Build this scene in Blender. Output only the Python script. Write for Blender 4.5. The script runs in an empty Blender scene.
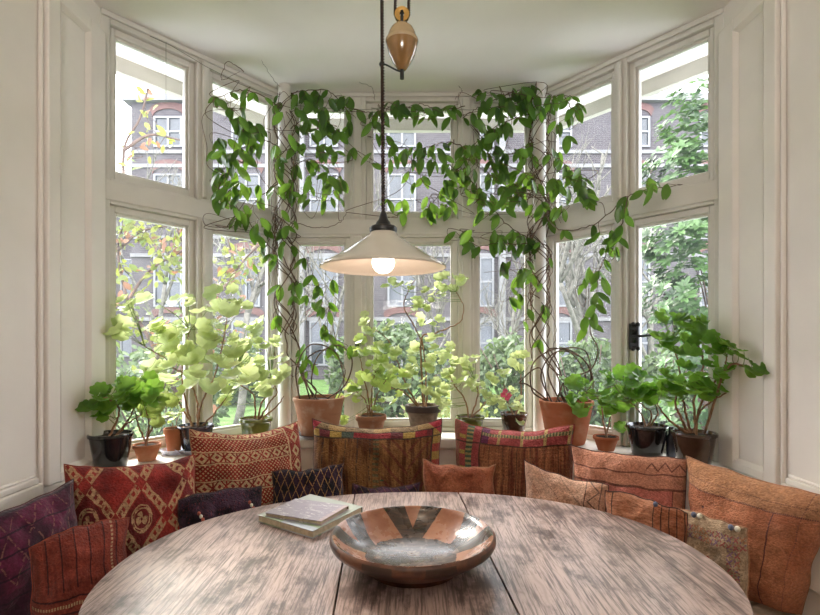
BULB = 6.0; SKY = 9.2; FILL_DOWN = 1.5; FILL_UP = 64.0; PEND = 0.5; SUN = 8.0; EXPO = 0.12
import bpy, math, random
from mathutils import Vector, noise
import numpy as np
PI = math.pi
random.seed(11)
scene = bpy.context.scene
COL = scene.collection
F = 510.0; CX = 412.0; HY = 340.0; CZ = 1.30      # focal length in pixels, principal point, eye height

def P(px, py, Y):
    return Vector(((px-CX)/F*Y, Y, CZ-(py-HY)/F*Y))
def pxm(n, Y): return n/F*Y

# ------------------------------------------------------------------ objects
ORG = {}
def root(name, loc, label=None, cat=None, group=None, kind=None):
    o = bpy.data.objects.new(name, None); COL.objects.link(o)
    o.location = loc; o.empty_display_size = .05
    ORG[o.name] = Vector(loc)
    tag(o, label, cat, group, kind)
    return o
def tag(o, label=None, cat=None, group=None, kind=None):
    for k, v in (('label', label), ('category', cat), ('group', group), ('kind', kind)):
        if v: o[k] = v
    return o

class MB:
    def __init__(s): s.v = []; s.f = []; s.uv = []; s.t = []; s.hasuv = False; s.tint = 0.5; s.mi = []; s.m = 0
    def add(s, vs, fs, uvs=None):
        b = len(s.v)
        s.v.extend([tuple(p) for p in vs]); s.t.extend([s.tint]*len(vs))
        if uvs is not None: s.hasuv = True; s.uv.extend(uvs)
        else: s.uv.extend([(0, 0)]*len(vs))
        for f in fs: s.f.append(tuple(b+i for i in f)); s.mi.append(s.m)
    def obox(s, o, ax, ay, az):
        """box from corner o with three edge vectors"""
        o = Vector(o); ax = Vector(ax); ay = Vector(ay); az = Vector(az)
        if ax.cross(ay).dot(az) < 0: o = o+az; az = -az
        vs = [o, o+ax, o+ax+ay, o+ay, o+az, o+ax+az, o+ax+ay+az, o+ay+az]
        s.add(vs, [(0,3,2,1),(4,5,6,7),(0,1,5,4),(1,2,6,5),(2,3,7,6),(3,0,4,7)])
    def box(s, x0, x1, y0, y1, z0, z1):
        s.obox((x0,y0,z0), (x1-x0,0,0), (0,y1-y0,0), (0,0,z1-z0))
    def prism(s, poly, z0, z1):
        n = len(poly)
        a = sum(poly[i][0]*poly[(i+1)%n][1]-poly[(i+1)%n][0]*poly[i][1] for i in range(n))
        if a < 0: poly = poly[::-1]
        vs = [(p[0],p[1],z0) for p in poly]+[(p[0],p[1],z1) for p in poly]
        fs = [tuple(range(n))[::-1], tuple(range(n, 2*n))]
        for i in range(n):
            j = (i+1) % n; fs.append((i, j, n+j, n+i))
        s.add(vs, fs)
    def ring(s, outer, inner, z0, z1):
        """strip between two open polylines of equal length"""
        for i in range(len(outer)-1):
            s.prism([outer[i], outer[i+1], inner[i+1], inner[i]], z0, z1)
    def tube(s, pts, r0, r1=None, n=6, cap=True):
        pts = [Vector(p) for p in pts]
        if r1 is None: r1 = r0
        m = len(pts); vs = []; fs = []
        up = None
        for i, p in enumerate(pts):
            d = (pts[min(i+1, m-1)]-pts[max(i-1, 0)])
            if d.length < 1e-9: d = Vector((0,0,1))
            d.normalize()
            if up is None:
                up = Vector((0,0,1)) if abs(d.z) < .9 else Vector((1,0,0))
            a = d.cross(up)
            if a.length < 1e-5: a = d.cross(Vector((1,.3,.2)))
            a.normalize(); b = a.cross(d); b.normalize(); up = b
            r = r0+(r1-r0)*i/max(1, m-1)
            for k in range(n):
                t = 2*PI*k/n
                vs.append(p+a*(math.cos(t)*r)+b*(math.sin(t)*r))
        for i in range(m-1):
            for k in range(n):
                l = (k+1) % n
                fs.append((i*n+k, i*n+l, (i+1)*n+l, (i+1)*n+k))
        if cap:
            fs.append(tuple(range(n))[::-1]); fs.append(tuple((m-1)*n+k for k in range(n)))
        s.add(vs, fs)
    def lathe(s, prof, c, n=40, closed=False):
        """profile [(r,z)] from bottom outer round; c centre"""
        c = Vector(c); vs = []; fs = []; uvs = []
        m = len(prof)
        for i, (r, z) in enumerate(prof):
            for k in range(n):
                t = 2*PI*k/n
                vs.append(c+Vector((math.cos(t)*max(r,1e-5), math.sin(t)*max(r,1e-5), z)))
        rng = m if closed else m-1
        for i in range(rng):
            j = (i+1) % m
            for k in range(n):
                l = (k+1) % n
                fs.append((i*n+k, i*n+l, j*n+l, j*n+k))
        s.add(vs, fs)
    def sphere(s, c, r, n=16, m=10, sx=1, sy=1, sz=1):
        prof = [(r*math.sin(PI*i/m), -r*math.cos(PI*i/m)) for i in range(m+1)]
        c = Vector(c); vs = []; fs = []
        for (rr, z) in prof:
            for k in range(n):
                t = 2*PI*k/n
                vs.append(c+Vector((math.cos(t)*max(rr,1e-5)*sx, math.sin(t)*max(rr,1e-5)*sy, z*sz)))
        for i in range(m):
            for k in range(n):
                l = (k+1) % n
                fs.append((i*n+k, i*n+l, (i+1)*n+l, (i+1)*n+k))
        s.add(vs, fs)
    def build(s, name, mat, parent=None, smooth=False, bevel=0, seg=2, autos=None, shift=None):
        off = Vector((0,0,0)); r = parent
        while r is not None and r.parent is not None: r = r.parent
        if r is not None: off = ORG.get(r.name, Vector((0,0,0)))
        elif shift is not None: off = Vector(shift)
        me = bpy.data.meshes.new(name)
        me.from_pydata([(x-off.x, y-off.y, z-off.z) for (x,y,z) in s.v], [], s.f)
        mats = mat if isinstance(mat, (list, tuple)) else [mat]
        for m in mats: me.materials.append(m)
        if len(mats) > 1: me.polygons.foreach_set('material_index', s.mi)
        if s.hasuv:
            ul = me.uv_layers.new(name='UVMap')
            li = np.zeros(len(me.loops), dtype=np.int32); me.loops.foreach_get('vertex_index', li)
            ul.data.foreach_set('uv', np.array(s.uv, dtype=np.float32)[li].ravel())
        at = me.attributes.new('tint', 'FLOAT', 'POINT')
        at.data.foreach_set('value', np.array(s.t, dtype=np.float32))
        if smooth: me.polygons.foreach_set('use_smooth', [True]*len(me.polygons))
        me.validate(); me.update()
        o = bpy.data.objects.new(name, me); COL.objects.link(o)
        if parent is not None: o.parent = parent
        elif shift is not None: o.location = off; 
        if r is None: ORG[o.name] = off
        if bevel:
            b = o.modifiers.new('edge', 'BEVEL'); b.width = bevel; b.segments = seg; b.limit_method = 'ANGLE'; b.angle_limit = math.radians(40)
        if autos:
            me.polygons.foreach_set('use_smooth', [True]*len(me.polygons))
            me.set_sharp_from_angle(angle=math.radians(autos))
        return o

def catmull(pts, k=6):
    pts = [Vector(p) for p in pts]
    if len(pts) < 3:
        a, b = pts[0], pts[-1]
        return [a.lerp(b, i/k) for i in range(k+1)]
    q = [pts[0]*2-pts[1]]+pts+[pts[-1]*2-pts[-2]]
    out = []
    for i in range(1, len(q)-2):
        p0, p1, p2, p3 = q[i-1], q[i], q[i+1], q[i+2]
        for j in range(k):
            t = j/k
            out.append(.5*((2*p1)+(p2-p0)*t+(2*p0-5*p1+4*p2-p3)*t*t+(3*p1-p0-3*p2+p3)*t**3))
    out.append(pts[-1])
    return out
def rnd(a, b): return random.uniform(a, b)
def rvec(s): return Vector((rnd(-s,s), rnd(-s,s), rnd(-s,s)))

# ------------------------------------------------------------------ materials
class E:
    def __init__(s, m, x): s.m = m; s.x = x
    def op(s, o, *a):
        n = s.m.nt.nodes.new('ShaderNodeMath'); n.operation = o
        for i, b in enumerate((s,)+a): s.m.put(n.inputs[i], b)
        return E(s.m, n.outputs[0])
    def __add__(s, b): return s.op('ADD', b)
    __radd__ = __add__
    def __sub__(s, b): return s.op('SUBTRACT', b)
    def __rsub__(s, b): return (s*-1.0)+b
    def __mul__(s, b): return s.op('MULTIPLY', b)
    __rmul__ = __mul__
    def __truediv__(s, b): return s.op('DIVIDE', b)
    def frac(s): return s.op('FRACT')
    def floor(s): return s.op('FLOOR')
    def sin(s): return s.op('SINE')
    def abs(s): return s.op('ABSOLUTE')
    def sqrt(s): return s.op('SQRT')
    def pow(s, b): return s.op('POWER', b)
    def lt(s, b): return s.op('LESS_THAN', b)
    def gt(s, b): return s.op('GREATER_THAN', b)
    def min(s, b): return s.op('MINIMUM', b)
    def max(s, b): return s.op('MAXIMUM', b)
    def atan2(s, b): return s.op('ARCTAN2', s if False else b)
    def sm(s, a, b):
        n = s.m.nt.nodes.new('ShaderNodeMapRange'); n.interpolation_type = 'SMOOTHSTEP'
        s.m.put(n.inputs[0], s); n.inputs[1].default_value = a; n.inputs[2].default_value = b
        return E(s.m, n.outputs[0])
    def tri(s):          # triangle wave 0..1 (0 at integers)
        return 1.0-((s.frac()*2.0-1.0).abs())
    def line(s, w):      # 1 near integers
        f = s.frac(); return ((f-.5).abs()).gt(.5-w)

class Mat:
    def __init__(s, name, col=(.5,.5,.5), rough=.6, spec=.5, metal=0.0):
        s.mat = bpy.data.materials.new(name); s.mat.use_nodes = True
        s.nt = s.mat.node_tree; s.b = s.nt.nodes['Principled BSDF']; s.out = s.nt.nodes['Material Output']
        s.b.inputs['Base Color'].default_value = (*col, 1); s.b.inputs['Roughness'].default_value = rough
        s.b.inputs['Specular IOR Level'].default_value = spec; s.b.inputs['Metallic'].default_value = metal
    def put(s, sock, b):
        if isinstance(b, E): s.nt.links.new(b.x, sock)
        elif isinstance(b, (tuple, list)) : sock.default_value = (*b, 1) if len(b) == 3 and len(sock.default_value) == 4 else b
        else: sock.default_value = b
    def coord(s, k='Object'):
        n = s.nt.nodes.new('ShaderNodeTexCoord'); return E(s, n.outputs[k])
    def sep(s, c):
        n = s.nt.nodes.new('ShaderNodeSeparateXYZ'); s.put(n.inputs[0], c)
        return [E(s, n.outputs[i]) for i in range(3)]
    def comb(s, x, y, z=0.0):
        n = s.nt.nodes.new('ShaderNodeCombineXYZ')
        for i, q in enumerate((x,y,z)): s.put(n.inputs[i], q)
        return E(s, n.outputs[0])
    def scale(s, c, v):
        n = s.nt.nodes.new('ShaderNodeVectorMath'); n.operation = 'MULTIPLY'
        s.put(n.inputs[0], c); n.inputs[1].default_value = v
        return E(s, n.outputs[0])
    def noise(s, c, sc=5, det=4, rough=.55, dist=0.0):
        n = s.nt.nodes.new('ShaderNodeTexNoise')
        if c is not None: s.put(n.inputs['Vector'], c)
        n.inputs['Scale'].default_value = sc; n.inputs['Detail'].default_value = det
        n.inputs['Roughness'].default_value = rough; n.inputs['Distortion'].default_value = dist
        return E(s, n.outputs[0])
    def mix(s, f, a, b):
        n = s.nt.nodes.new('ShaderNodeMix'); n.data_type = 'RGBA'
        s.put(n.inputs[0], f); s.put(n.inputs[6], a); s.put(n.inputs[7], b)
        return E(s, n.outputs[2])
    def attr(s, k):
        n = s.nt.nodes.new('ShaderNodeAttribute'); n.attribute_name = k; return E(s, n.outputs['Fac'])
    def color(s, c): s.put(s.b.inputs['Base Color'], c); return s
    def rough(s, c): s.put(s.b.inputs['Roughness'], c); return s
    def bump(s, h, st=.3, d=.002):
        n = s.nt.nodes.new('ShaderNodeBump'); s.put(n.inputs['Height'], h)
        n.inputs['Strength'].default_value = st; n.inputs['Distance'].default_value = d
        s.nt.links.new(n.outputs[0], s.b.inputs['Normal']); return s
    def translucent(s, col, fac):
        t = s.nt.nodes.new('ShaderNodeBsdfTranslucent'); s.put(t.inputs[0], col)
        m = s.nt.nodes.new('ShaderNodeMixShader'); s.put(m.inputs[0], fac)
        s.nt.links.new(s.b.outputs[0], m.inputs[1]); s.nt.links.new(t.outputs[0], m.inputs[2])
        s.nt.links.new(m.outputs[0], s.out.inputs[0]); return s

MT = {}
def simple(name, col, rough=.6, var=.12, sc=8, bump=0.0, bsc=40, spec=.5, metal=0.0, coat=0.0):
    m = Mat(name, col, rough, spec, metal)
    c = m.coord('Object'); n = m.noise(c, sc, 5)
    d = tuple(max(0, q*(1-var)) for q in col); l = tuple(min(1, q*(1+var)) for q in col)
    m.color(m.mix(n.sm(.3,.7), d, l))
    if bump: m.bump(m.noise(c, bsc, 4), bump, .004)
    if coat: m.b.inputs['Coat Weight'].default_value = coat; m.b.inputs['Coat Roughness'].default_value = .08
    MT[name] = m.mat
    return m.mat

simple('wall_paint', (.80,.745,.69), .55, .035, 3, .10, 25, .3)
simple('eave_paint', (.36,.34,.30), .6, .1, 5)
simple('ceiling_paint', (.77,.725,.68), .8, .03, 2.5, .08, 15, .2)
simple('frame_paint', (.64,.615,.555), .38, .05, 6, .10, 30, .4)
simple('sill_paint', (.74,.71,.66), .35, .08, 7, .08, 30, .4)
simple('floor_wood', (.16,.09,.05), .5, .3, 4)
simple('pad_linen', (.50,.40,.29), .9, .15, 30, .3, 160, .1)
simple('bench_wood', (.42,.36,.30), .6, .1, 6)
simple('soil', (.035,.022,.015), .95, .5, 60, .6, 90, .1)
simple('black_glaze', (.012,.012,.014), .12, .3, 6, .05, 20, .6, 0, .4)
simple('navy_glaze', (.03,.035,.055), .12, .5, 12, .05, 20, .6, 0, .4)
simple('brown_glaze', (.06,.03,.018), .16, .4, 8, .05, 20, .6, 0, .4)
simple('green_glaze', (.13,.155,.03), .15, .3, 9, .05, 20, .6, 0, .4)
simple('clay_grey', (.23,.17,.12), .8, .35, 25, .3, 60)
simple('dark_rim', (.05,.03,.022), .6, .3, 25, .3, 60)
simple('iron_black', (.012,.012,.013), .4, .2, 20, .1, 60, .5)
simple('cord_brown', (.035,.018,.012), .8, .4, 90, .2, 200)
simple('ceramic_tan', (.30,.165,.06), .16, .25, 14, .03, 30, .5, 0, .5)
simple('ceramic_cream', (.44,.32,.18), .2, .15, 14, .03, 30, .5, 0, .5)
simple('enamel_out', (.62,.58,.50), .14, .04, 8, 0, 30, .5, 0, .4)
simple('brass', (.50,.30,.09), .25, .2, 14, 0, 30, .5, .8)
simple('blue_white', (.55,.60,.72), .2, .35, 30, 0, 30, .5, 0, .3)
simple('shell', (.75,.70,.58), .35, .15, 40)
simple('tassel_blue', (.12,.13,.20), .9, .3, 60)
simple('red_bead', (.45,.10,.06), .5, .3, 60)
simple('wire', (.10,.11,.07), .6, .2, 30)
simple('bark_inside', (.25,.13,.065), .8, .3, 40, .4, 90)
simple('stem_green', (.16,.24,.05), .6, .25, 20)
simple('vine_stem', (.10,.055,.03), .75, .4, 40, .3, 90)
simple('paper', (.46,.39,.27), .85, .15, 90)
simple('pink_petal', (.75,.10,.22), .6, .1, 10)

def terracotta(name, base, bloom):
    m = Mat(name, base, .85, .15)
    c = m.coord('Object'); n = m.noise(c, 14, 6); k = m.noise(m.scale(c, (9,9,50)), 1.0, 3)
    col = m.mix(n.sm(.45,.72), base, bloom)
    col = m.mix(k.sm(.5,.8)*.35, col, tuple(q*.6 for q in base))
    m.color(col).bump(m.noise(c, 70, 4), .25, .003); MT[name] = m.mat
terracotta('terracotta_old', (.34,.165,.095), (.46,.33,.24))
terracotta('terracotta_red', (.37,.125,.06), (.42,.19,.11))
terracotta('terracotta_small', (.40,.15,.07), (.47,.24,.14))

def leafmat(name, dark, light, trans, tfac, rough=.35, spec=.5):
    m = Mat(name, dark, rough, spec)
    t = m.attr('tint'); n = m.noise(m.coord('Object'), 45, 3)
    f = (t+n*.4-.2)
    m.color(m.mix(f, dark, light))
    m.translucent(m.mix(f, tuple(q*.7 for q in trans), trans), tfac); MT[name] = m.mat
leafmat('leaf_geranium', (.06,.17,.025), (.42,.54,.17), (.74,.88,.24), .52)
leafmat('leaf_geranium_deep', (.022,.085,.013), (.12,.30,.04), (.40,.70,.08), .42)
leafmat('leaf_geranium_pale', (.085,.18,.03), (.54,.65,.28), (.86,.93,.44), .56)
leafmat('leaf_vine', (.008,.030,.010), (.05,.135,.018), (.30,.54,.05), .34, .30, .5)
leafmat('leaf_evergreen', (.006,.022,.006), (.07,.135,.042), (.12,.25,.05), .22, .42, .4)
leafmat('leaf_autumn', (.045,.09,.014), (.15,.16,.03), (.22,.25,.04), .4, .6)
leafmat('leaf_rust', (.12,.05,.025), (.20,.10,.055), (.22,.11,.055), .4, .6)
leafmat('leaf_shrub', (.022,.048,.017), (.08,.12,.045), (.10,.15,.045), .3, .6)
leafmat('leaf_yellow', (.55,.36,.10), (.65,.45,.15), (.7,.5,.2), .4, .5)
# ------------------------------------------------------------------ room geometry
H = 2.51                        # ceiling
SILL = .85
WX = 1.137                      # side wall inner face
FA = Vector((-WX, 1.86, 0)); FB = Vector((-.63, 2.50, 0)); FC = Vector((.63, 2.50, 0)); FD = Vector((WX, 1.86, 0))
class Facet:
    def __init__(s, a, b):
        s.a = a; s.d = (b-a).normalized(); s.L = (b-a).length
        s.n = Vector((s.d.y, -s.d.x, 0))          # towards the room
    def pt(s, t, w, z): return s.a+s.d*t+s.n*w+Vector((0,0,z))
    def box(s, mb, s0, s1, w0, w1, z0, z1):
        mb.obox(s.pt(s0,w0,z0), s.d*(s1-s0), s.n*(w1-w0), Vector((0,0,z1-z0)))
    def on(s, px, off):
        """point on the line at distance off inside the facet seen at image column px"""
        k = (px-CX)/F; b = s.a+s.n*off
        t = (k*b.y-b.x)/(s.d.x-k*s.d.y)
        q = b+s.d*t
        return Vector((q.x, q.y, 0))
    def dist(s, p): return (Vector((p.x,p.y,0))-s.a).dot(s.n)
FL = Facet(FA, FB); FM = Facet(FB, FC); FR = Facet(FC, FD)
def facet_at(px): return FL if px < 283 else (FM if px < 541 else FR)
def inside(p, m=.045):
    """keep a leaf or stem point on the room side of the glass and walls"""
    p = Vector(p)
    for f in (FL, FM, FR):
        d = f.dist(p)
        if d < m: p = p+f.n*(m-d)
    p.x = max(-WX+.03, min(WX-.03, p.x)); p.z = min(p.z, H-.02)
    return p
def V(px, py, off):
    """world point at an image position, a distance off in front of the window wall"""
    q = facet_at(px).on(px, off)
    return P(px, py, q.y)

def offset_line(w):
    """bay outline moved inwards by w: wall-left, corner, corner, wall-right"""
    out = []
    y = FB.y-w
    b = FL.a+FL.n*w
    t = (-WX-b.x)/FL.d.x
    p0 = b+FL.d*t
    t = (y-b.y)/FL.d.y
    p1 = b+FL.d*t
    return [(p0.x,p0.y),(p1.x,y),(-p1.x,y),(-p0.x,p0.y)]
# outward bands keep their own ends
def outer_line(w, e=0.0):
    b = FL.a-FL.n*w
    p0 = b-FL.d*e
    t = (FB.y+w-b.y)/FL.d.y
    p1 = b+FL.d*t
    return [(p0.x,p0.y),(p1.x,FB.y+w),(-p1.x,FB.y+w),(-p0.x,p0.y)]

def struct(o): o['kind'] = 'structure'; return o

# floor, ceiling, walls of the alcove and of the room it opens from
mb = MB(); o2 = outer_line(.34)
mb.prism([(-2.8,-4.2),(2.8,-4.2),(2.8,-.3),(WX+.1,-.3),(WX+.1,1.86)]+[o2[3],o2[2],o2[1],o2[0]]+[(-WX-.1,1.86),(-WX-.1,-.3),(-2.8,-.3)], H, H+.12)
struct(mb.build('ceiling', MT['ceiling_paint']))
mb = MB(); o1 = outer_line(.05)
mb.prism([(-2.8,-4.2),(2.8,-4.2),(2.8,-.3),(WX+.1,-.3),(WX+.1,1.86),o1[3],o1[2],o1[1],o1[0],(-WX-.1,1.86),(-WX-.1,-.3),(-2.8,-.3)], -.1, 0)
struct(mb.build('floor', MT['floor_wood']))

def side_wall(sgn, name):
    mb = MB()
    x0, x1 = sgn*WX, sgn*(WX+.1)
    mb.box(min(x0,x1), max(x0,x1), -.3, 1.86, 0, H)
    mb.box(min(x1,sgn*2.8), max(x1,sgn*2.8), -.3, -.2, 0, H)
    xx = sorted((sgn*2.8, sgn*2.9)); mb.box(xx[0], xx[1], -4.2, -.2, 0, H)
    return struct(mb.build(name, MT['wall_paint']))
side_wall(-1, 'wall_left'); side_wall(1, 'wall_right')
mb = MB()
mb.box(-2.9,2.9,-4.3,-4.2,0,H)
struct(mb.build('wall_front', MT['wall_paint']))

# dado under the sill
mb = MB(); i16 = offset_line(.155); 
mb.ring(outer_line(.08), i16, 0, SILL-.045)
struct(mb.build('wall_back', MT['wall_paint']))
# the broad window sill
mb = MB(); i18 = offset_line(.185)
mb.ring(outer_line(.02), i18, SILL-.045, SILL)
struct(mb.build('trim_1', MT['sill_paint'], bevel=.008, seg=3))
# eaves board seen through the top of the glass
mb = MB(); mb.ring(outer_line(.32,.3), outer_line(.285,.3), 2.445, H)
struct(mb.build('trim_2', MT['eave_paint']))

# panelling on the two side walls
def panelled(sgn, n0):
    def X(d): return sgn*(WX-d)
    def bx(mb, d0, d1, y0, y1, z0, z1):
        a, b = sorted((X(d0), X(d1))); mb.box(a, b, y0, y1, z0, z1)
    # rails and stiles standing proud of the recessed wall panel
    mb = MB()
    y1 = 1.545
    bx(mb, 0, .022, .2, y1, SILL-.25, .868)
    struct(mb.build('trim_%d' % n0, MT['wall_paint'], bevel=.006, seg=3))
    mb = MB(); bx(mb, 0, .018, .2, y1-.014, .868, .888); bx(mb, .0, .011, .2, y1-.014, .888, .897)
    struct(mb.build('trim_%d' % (n0+1), MT['wall_paint'], bevel=.004, seg=3))
    mb = MB(); bx(mb, 0, .014, y1, y1+.013, .6, H-.01)
    struct(mb.build('trim_%d' % (n0+2), MT['wall_paint'], bevel=.005, seg=3))
panelled(-1, 3); panelled(1, 6)
def shutter(sgn, label):
    r = root('window_shutter', (sgn*(WX-.012), 1.70, SILL), label, 'shutter', 'folded window shutters')
    def bx(mb, d0, d1, y0, y1, z0, z1):
        a, b = sorted((sgn*(WX-d0), sgn*(WX-d1))); mb.box(a, b, y0, y1, z0, z1)
    ya, yb, z0, z1 = 1.560, 1.852, SILL+.002, 2.415
    mb = MB(); bx(mb, .002, .026, ya, ya+.055, z0, z1); mb.build('stile', MT['wall_paint'], r, bevel=.005, seg=3)
    mb = MB(); bx(mb, .002, .026, yb-.085, yb, z0, z1); mb.build('stile', MT['wall_paint'], r, bevel=.005, seg=3)
    mb = MB(); bx(mb, .002, .026, ya+.055, yb-.085, z1-.045, z1); mb.build('rail', MT['wall_paint'], r, bevel=.005, seg=3)
    mb = MB(); bx(mb, .002, .026, ya+.055, yb-.085, z0, z0+.03); mb.build('rail', MT['wall_paint'], r, bevel=.005, seg=3)
    mb = MB(); bx(mb, .002, .010, ya+.05, yb-.080, z0+.02, z1-.035); mb.build('panel', MT['wall_paint'], r)
    mb = MB()                                            # sloped moulding round the panel
    A = [(ya+.055, z0+.03), (yb-.085, z0+.03), (yb-.085, z1-.045), (ya+.055, z1-.045)]
    w = .011
    B = [(ya+.055+w, z0+.03+w), (yb-.085-w, z0+.03+w), (yb-.085-w, z1-.045-w), (ya+.055+w, z1-.045-w)]
    for i in range(4):
        j = (i+1) % 4
        vs = [(sgn*(WX-.026), *A[i]), (sgn*(WX-.026), *A[j]), (sgn*(WX-.011), *B[j]), (sgn*(WX-.011), *B[i])]
        vs += [(sgn*(WX-.009), *A[i]), (sgn*(WX-.009), *A[j])]
        mb.add(vs, [(0,1,2,3), (0,3,4), (1,5,2), (4,5,1,0), (3,2,5,4)])
    mb.build('moulding', MT['wall_paint'], r)
shutter(-1, 'tall white panelled shutter folded flat beside the black glazed pot')
shutter(1, 'tall white panelled shutter folded flat beside the brown glazed pot')

# ------------------------------------------------------------------ windows
ZL0, ZL1, ZU0, ZU1 = SILL+.02, 1.805, 1.90, 2.472
OPEN = {'L': [(.034,.372),(.430,.785)], 'M': [(.034,.326),(.404,.856),(.934,1.226)], 'R': []}
OPEN['R'] = [(FL.L-b, FL.L-a) for (a,b) in OPEN['L'][::-1]]
def fixed_frame(f, ops, n):
    mb = MB()
    d0, d1 = -.085, 0.0
    f.box(mb, -.0, ops[0][0], d0, d1, SILL, H)
    for (a, b), (c, d) in zip(ops, ops[1:]): f.box(mb, b, c, d0, d1, SILL, H)
    f.box(mb, ops[-1][1], f.L, d0, d1, SILL, H)
    for (a, b) in ops:
        f.box(mb, a, b, d0, -.002, SILL, ZL0)
        f.box(mb, a, b, d0, -.002, ZL1, ZU0)
        f.box(mb, a, b, d0, -.002, ZU1, H)
    # the transom runs through as one flat board, with a small lip
    f.box(mb, .012, f.L-.012, -.002, .006, ZL1+.012, ZU0-.008)
    # head moulding against the ceiling
    f.box(mb, 0, f.L, .0, .012, H-.020, H)
    struct(mb.build('trim_%d' % n, MT['frame_paint'], bevel=.004, seg=2))
    # rounded nosing in front of each mullion
    mb = MB()
    for (a, b), (c, d) in zip(ops, ops[1:]):
        f.box(mb, b+.018, c-.018, 0, .014, SILL, ZL1+.004); f.box(mb, b+.018, c-.018, 0, .014, ZU0+.002, H-.022)
    struct(mb.build('trim_%d' % (n+1), MT['frame_paint'], bevel=.010, seg=4))
fixed_frame(FL, OPEN['L'], 9); fixed_frame(FM, OPEN['M'], 11); fixed_frame(FR, OPEN['R'], 13)

gm = Mat('window_glass', (.9,.95,.95), .05)
nt = gm.nt; tr = nt.nodes.new('ShaderNodeBsdfTransparent'); gl = nt.nodes.new('ShaderNodeBsdfGlossy'); gl.inputs['Roughness'].default_value = .03
df = nt.nodes.new('ShaderNodeBsdfDiffuse'); df.inputs[0].default_value = (.8,.82,.86,1)
tlu = nt.nodes.new('ShaderNodeBsdfTranslucent'); tlu.inputs[0].default_value = (.85,.87,.92,1)
lw = nt.nodes.new('ShaderNodeFresnel'); lw.inputs[0].default_value = 1.13
m1 = nt.nodes.new('ShaderNodeMixShader'); nt.links.new(lw.outputs[0], m1.inputs[0]); nt.links.new(tr.outputs[0], m1.inputs[1]); nt.links.new(gl.outputs[0], m1.inputs[2])
ad = nt.nodes.new('ShaderNodeMixShader'); ad.inputs[0].default_value = .5; nt.links.new(df.outputs[0], ad.inputs[1]); nt.links.new(tlu.outputs[0], ad.inputs[2])
m2 = nt.nodes.new('ShaderNodeMixShader')
dirt = gm.noise(gm.coord('Object'), 6, 5).sm(.3,.8)*.016+.008         # a film of dust on the old panes
gm.put(m2.inputs[0], dirt)
nt.links.new(m1.outputs[0], m2.inputs[1]); nt.links.new(ad.outputs[0], m2.inputs[2]); nt.links.new(m2.outputs[0], gm.out.inputs[0])
MT['glass'] = gm.mat

wn = 0
for key, f in (('L', FL), ('M', FM), ('R', FR)):
    for (a, b) in OPEN[key]:
        wn += 1
        r = root('window_%d' % wn, f.pt((a+b)/2, -.04, SILL), None, None, None, 'structure')
        for (z0, z1) in ((ZL0, ZL1), (ZU0, ZU1)):
            st = .024
            mb = MB()
            for (q0, q1, w0, w1, e) in ((0, st, -.062, -.022, 0), (st-.002, st+.010, -.058, -.034, 1)):
                f.box(mb, a+q0, a+q1, w0, w1, z0+q0, z1-q0); f.box(mb, b-q1, b-q0, w0, w1, z0+q0, z1-q0)
                f.box(mb, a+q1, b-q1, w0, w1, z0+q0, z0+q1+.006); f.box(mb, a+q1, b-q1, w0, w1, z1-q1, z1-q0)
            mb.build('sash_frame', MT['frame_paint'], r, bevel=.003, seg=2)
            mb = MB(); f.box(mb, a+st+.004, b-st-.004, -.048, -.044, z0+st+.004, z1-st-.004)
            mb.build('pane', MT['glass'], r)
        if wn in (1, 6):      # iron fittings
            pass
# black iron casement stay plate on the right-hand casement, and a small latch
def latch(f, s, z, name):
    mb = MB()
    f.box(mb, s-.008, s+.034, -.024, -.012, z-.055, z+.055)
    for dz in (-.05, -.018, .018, .05):
        c = f.pt(s+.012, -.008, z+dz); mb.sphere(c, .011, 8, 6)
    for dz in (-.05, .05):
        c = f.pt(s+.032, -.010, z+dz); mb.sphere(c, .010, 8, 6)
    mb.tube([f.pt(s+.01,-.004,z), f.pt(s+.06,-.002,z+.002), f.pt(s+.11,-.004,z+.008)], .006, .005, 8)
    r = bpy.data.objects['window_7']
    mb.build(name, MT['iron_black'], r, autos=50)
latch(FR, OPEN['R'][1][0]+.012, 1.315, 'hinge_plate')
mb = MB(); FM.box(mb, .352, .372, .014, .026, 1.245, 1.305); mb.tube([FM.pt(.362,.03,1.30), FM.pt(.362,.045,1.285), FM.pt(.362,.05,1.255)], .006, .005, 8)
mb.build('latch', MT['iron_black'], bpy.data.objects['window_4'], autos=50)

# round iron posts at the two corners of the bay
for sgn, n in ((-1, 15), (1, 16)):
    c = Vector((sgn*.607, 2.425, 0)); mb = MB()
    mb.lathe([(.029,SILL),(.029,H-.09),(.034,H-.085),(.034,H-.07),(.03,H-.06),(.03,H-.001)], c, 24)
    struct(mb.build('trim_%d' % n, MT['frame_paint'], autos=50))

# ------------------------------------------------------------------ window seat
r = root('built_in_bench', (0, 2.1, 0), 'built-in bench running round the bay below the sill', 'bench')
i0 = offset_line(.16); ins = [(-.75,1.40),(-.36,1.87),(.36,1.87),(.75,1.40)]
outer = [(-WX+.004,.55)]+[(i0[0][0]+.004, i0[0][1])]+list(i0[1:3])+[(i0[3][0]-.004, i0[3][1])]+[(WX-.004,.55)]
inner = [(-.75,.55)]+ins+[(.75,.55)]
mb = MB(); mb.ring(outer, inner, 0, .43); mb.build('seat_base', MT['bench_wood'], r)
mb = MB(); mb.ring(outer, [(x*1.0, y-.01) for x, y in inner], .432, .50); mb.build('seat_pad', MT['pad_linen'], r, bevel=.012, seg=3)
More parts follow.
